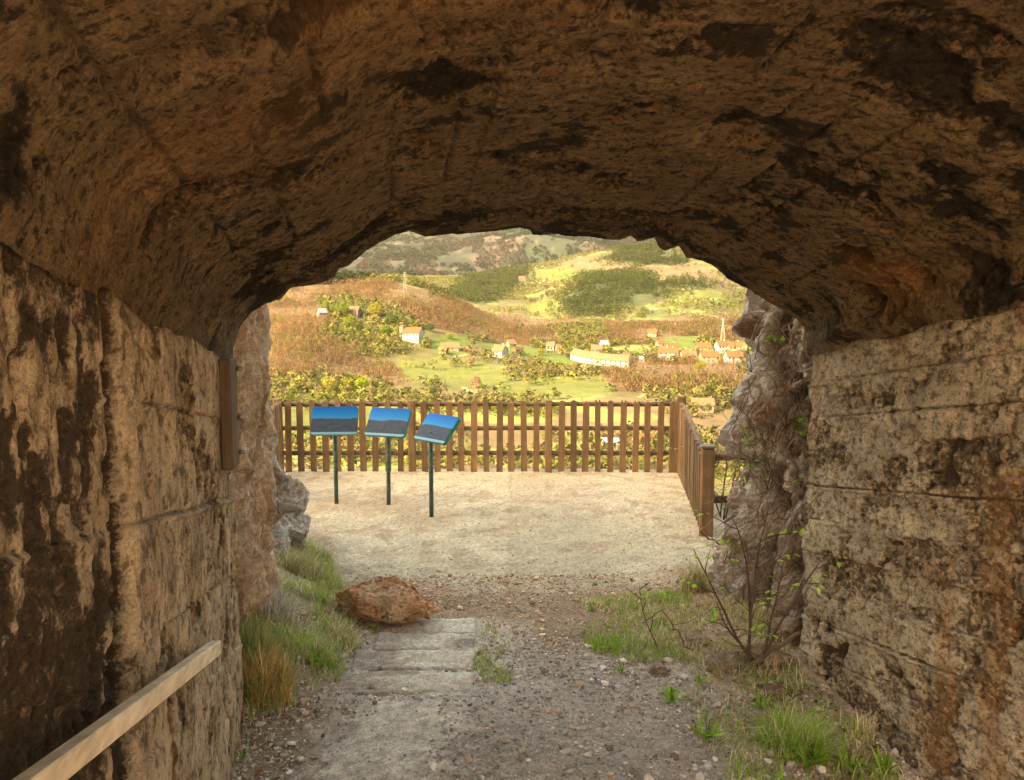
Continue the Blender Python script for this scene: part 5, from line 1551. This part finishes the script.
# dry roots and vines hanging over the dark rock face, leafy sprigs growing out of it
def rock_hit(px, py):
    dg = bpy.context.evaluated_depsgraph_get()
    ok, loc, nrm, *_r = scn.ray_cast(dg, Vector((0, 0, CAMZ)), Vector([float(v) for v in ray(px, py)]))
    return np.array(loc), np.array(nrm)
bpy.context.view_layer.update()
def vines():
    rs = np.random.RandomState(81)
    mb = MB(); cs = []
    for k in range(230):
        px_ = rs.uniform(728, 806); py_ = rs.uniform(320, 600)
        loc, n = rock_hit(px_, py_)
        if not (4.4 < loc[1] < 7.2): continue
        d = np.array([rs.normal() * .5, rs.normal() * .3, -1.0]); P = [loc + n * .012]
        for i in range(int(rs.uniform(8, 20))):
            d = d + rs.normal(size=3) * .38 + np.array([0, 0, -.16]); d /= np.linalg.norm(d)
            q = P[-1] + d * .035
            u_, v_ = pix(q[0], q[1], q[2])
            l2, n2 = rock_hit(u_, v_)
            if np.linalg.norm(l2 - q) < .22: q = q * .35 + (l2 + n2 * rs.uniform(.006, .035)) * .65
            P.append(q)
        c0 = len(mb.v)
        mb.tube(P, np.linspace(rs.uniform(.0025, .0055), .0012, len(P)), 5)
        cs.append(np.repeat(np.array([(.26, .16, .11), (.34, .25, .2), (.17, .10, .07), (.42, .36, .32)])[rs.randint(4)][None], len(mb.v[-1]), 0))
    o = mb.build('dry_vines', M['twig'], None, True, np.concatenate(cs))
    tag(o, 'tangle of dry roots and vines clinging to the dark rock face', None, None, 'stuff')
    for i, (px_, py_, n_, lb) in enumerate([(766, 338, 26, 'leafy green sprig highest on the dark rock face'), (790, 420, 34, 'largest leafy sprig in the middle of the dark rock face'),
                                        (806, 440, 14, 'dark leaved sprig next to the edge of the right wall'), (744, 432, 16, 'bright sprig on the left rim of the dark rock face'),
                                        (742, 462, 10, 'small sprig just under the bright one on the rock rim'), (722, 497, 12, 'sprig low on the rock beside the fence post'),
                                        (768, 490, 7, 'lone small leaf sprig in the lower middle of the rock'), (738, 545, 16, 'leafy sprig near the bottom of the dark rock face'),
                                        (752, 372, 8, 'tiny sprig on the upper left rim of the rock')]):
        loc, nn_ = rock_hit(px_, py_)
        if loc[1] > 8: loc, nn_ = rock_hit(px_ + 16, py_)
        root = empty('leafy_sprig', tuple(loc)); tag(root, lb, 'sprig')
        lp, ld = [], []
        for k in range(3):
            P = wander((0, 0, 0), nn_ + rs.normal(size=3) * .5 + [0, 0, .2], 6, .03, rs, .2, (0, 0, -.05))
            MB().tube(P, np.linspace(.003, .001, 7), 4).build('stem', M['twig'], root, True, (.16, .12, .05))
            lp += P[1:]; ld += [rs.normal(size=3) + nn_ for _ in P[1:]]
        ii = rs.choice(len(lp), n_, True)
        V, T, C = leaf_set(np.array(lp)[ii], np.array(ld)[ii] + rs.normal(size=(n_, 3)) * .4, rs.uniform(.035, .06, n_), rs.uniform(.02, .034, n_), pal('lush', n_, rs) * 1.1)
        mesh_np('leaves', V, T, M['leaf'], root, False, C)
vines()

# ------------------------------------------------------------------ the air of the valley
def build_haze():
    hm = bpy.data.materials.new('valley_air'); hm.use_nodes = True
    t = hm.node_tree; t.nodes.clear()
    out = t.nodes.new('ShaderNodeOutputMaterial'); pv = t.nodes.new('ShaderNodeVolumePrincipled')
    pv.inputs['Color'].default_value = (1.0, .93, .80, 1); pv.inputs['Density'].default_value = HAZE
    pv.inputs['Anisotropy'].default_value = .2
    t.links.new(pv.outputs[0], out.inputs['Volume'])
    o = MB().box((0, 2600, 500), (12000, 6400, 1200)).build('haze', hm)
    tag(o, 'thin golden haze filling the valley', None, None, 'stuff')
HAZE = 1.7e-5
build_haze()
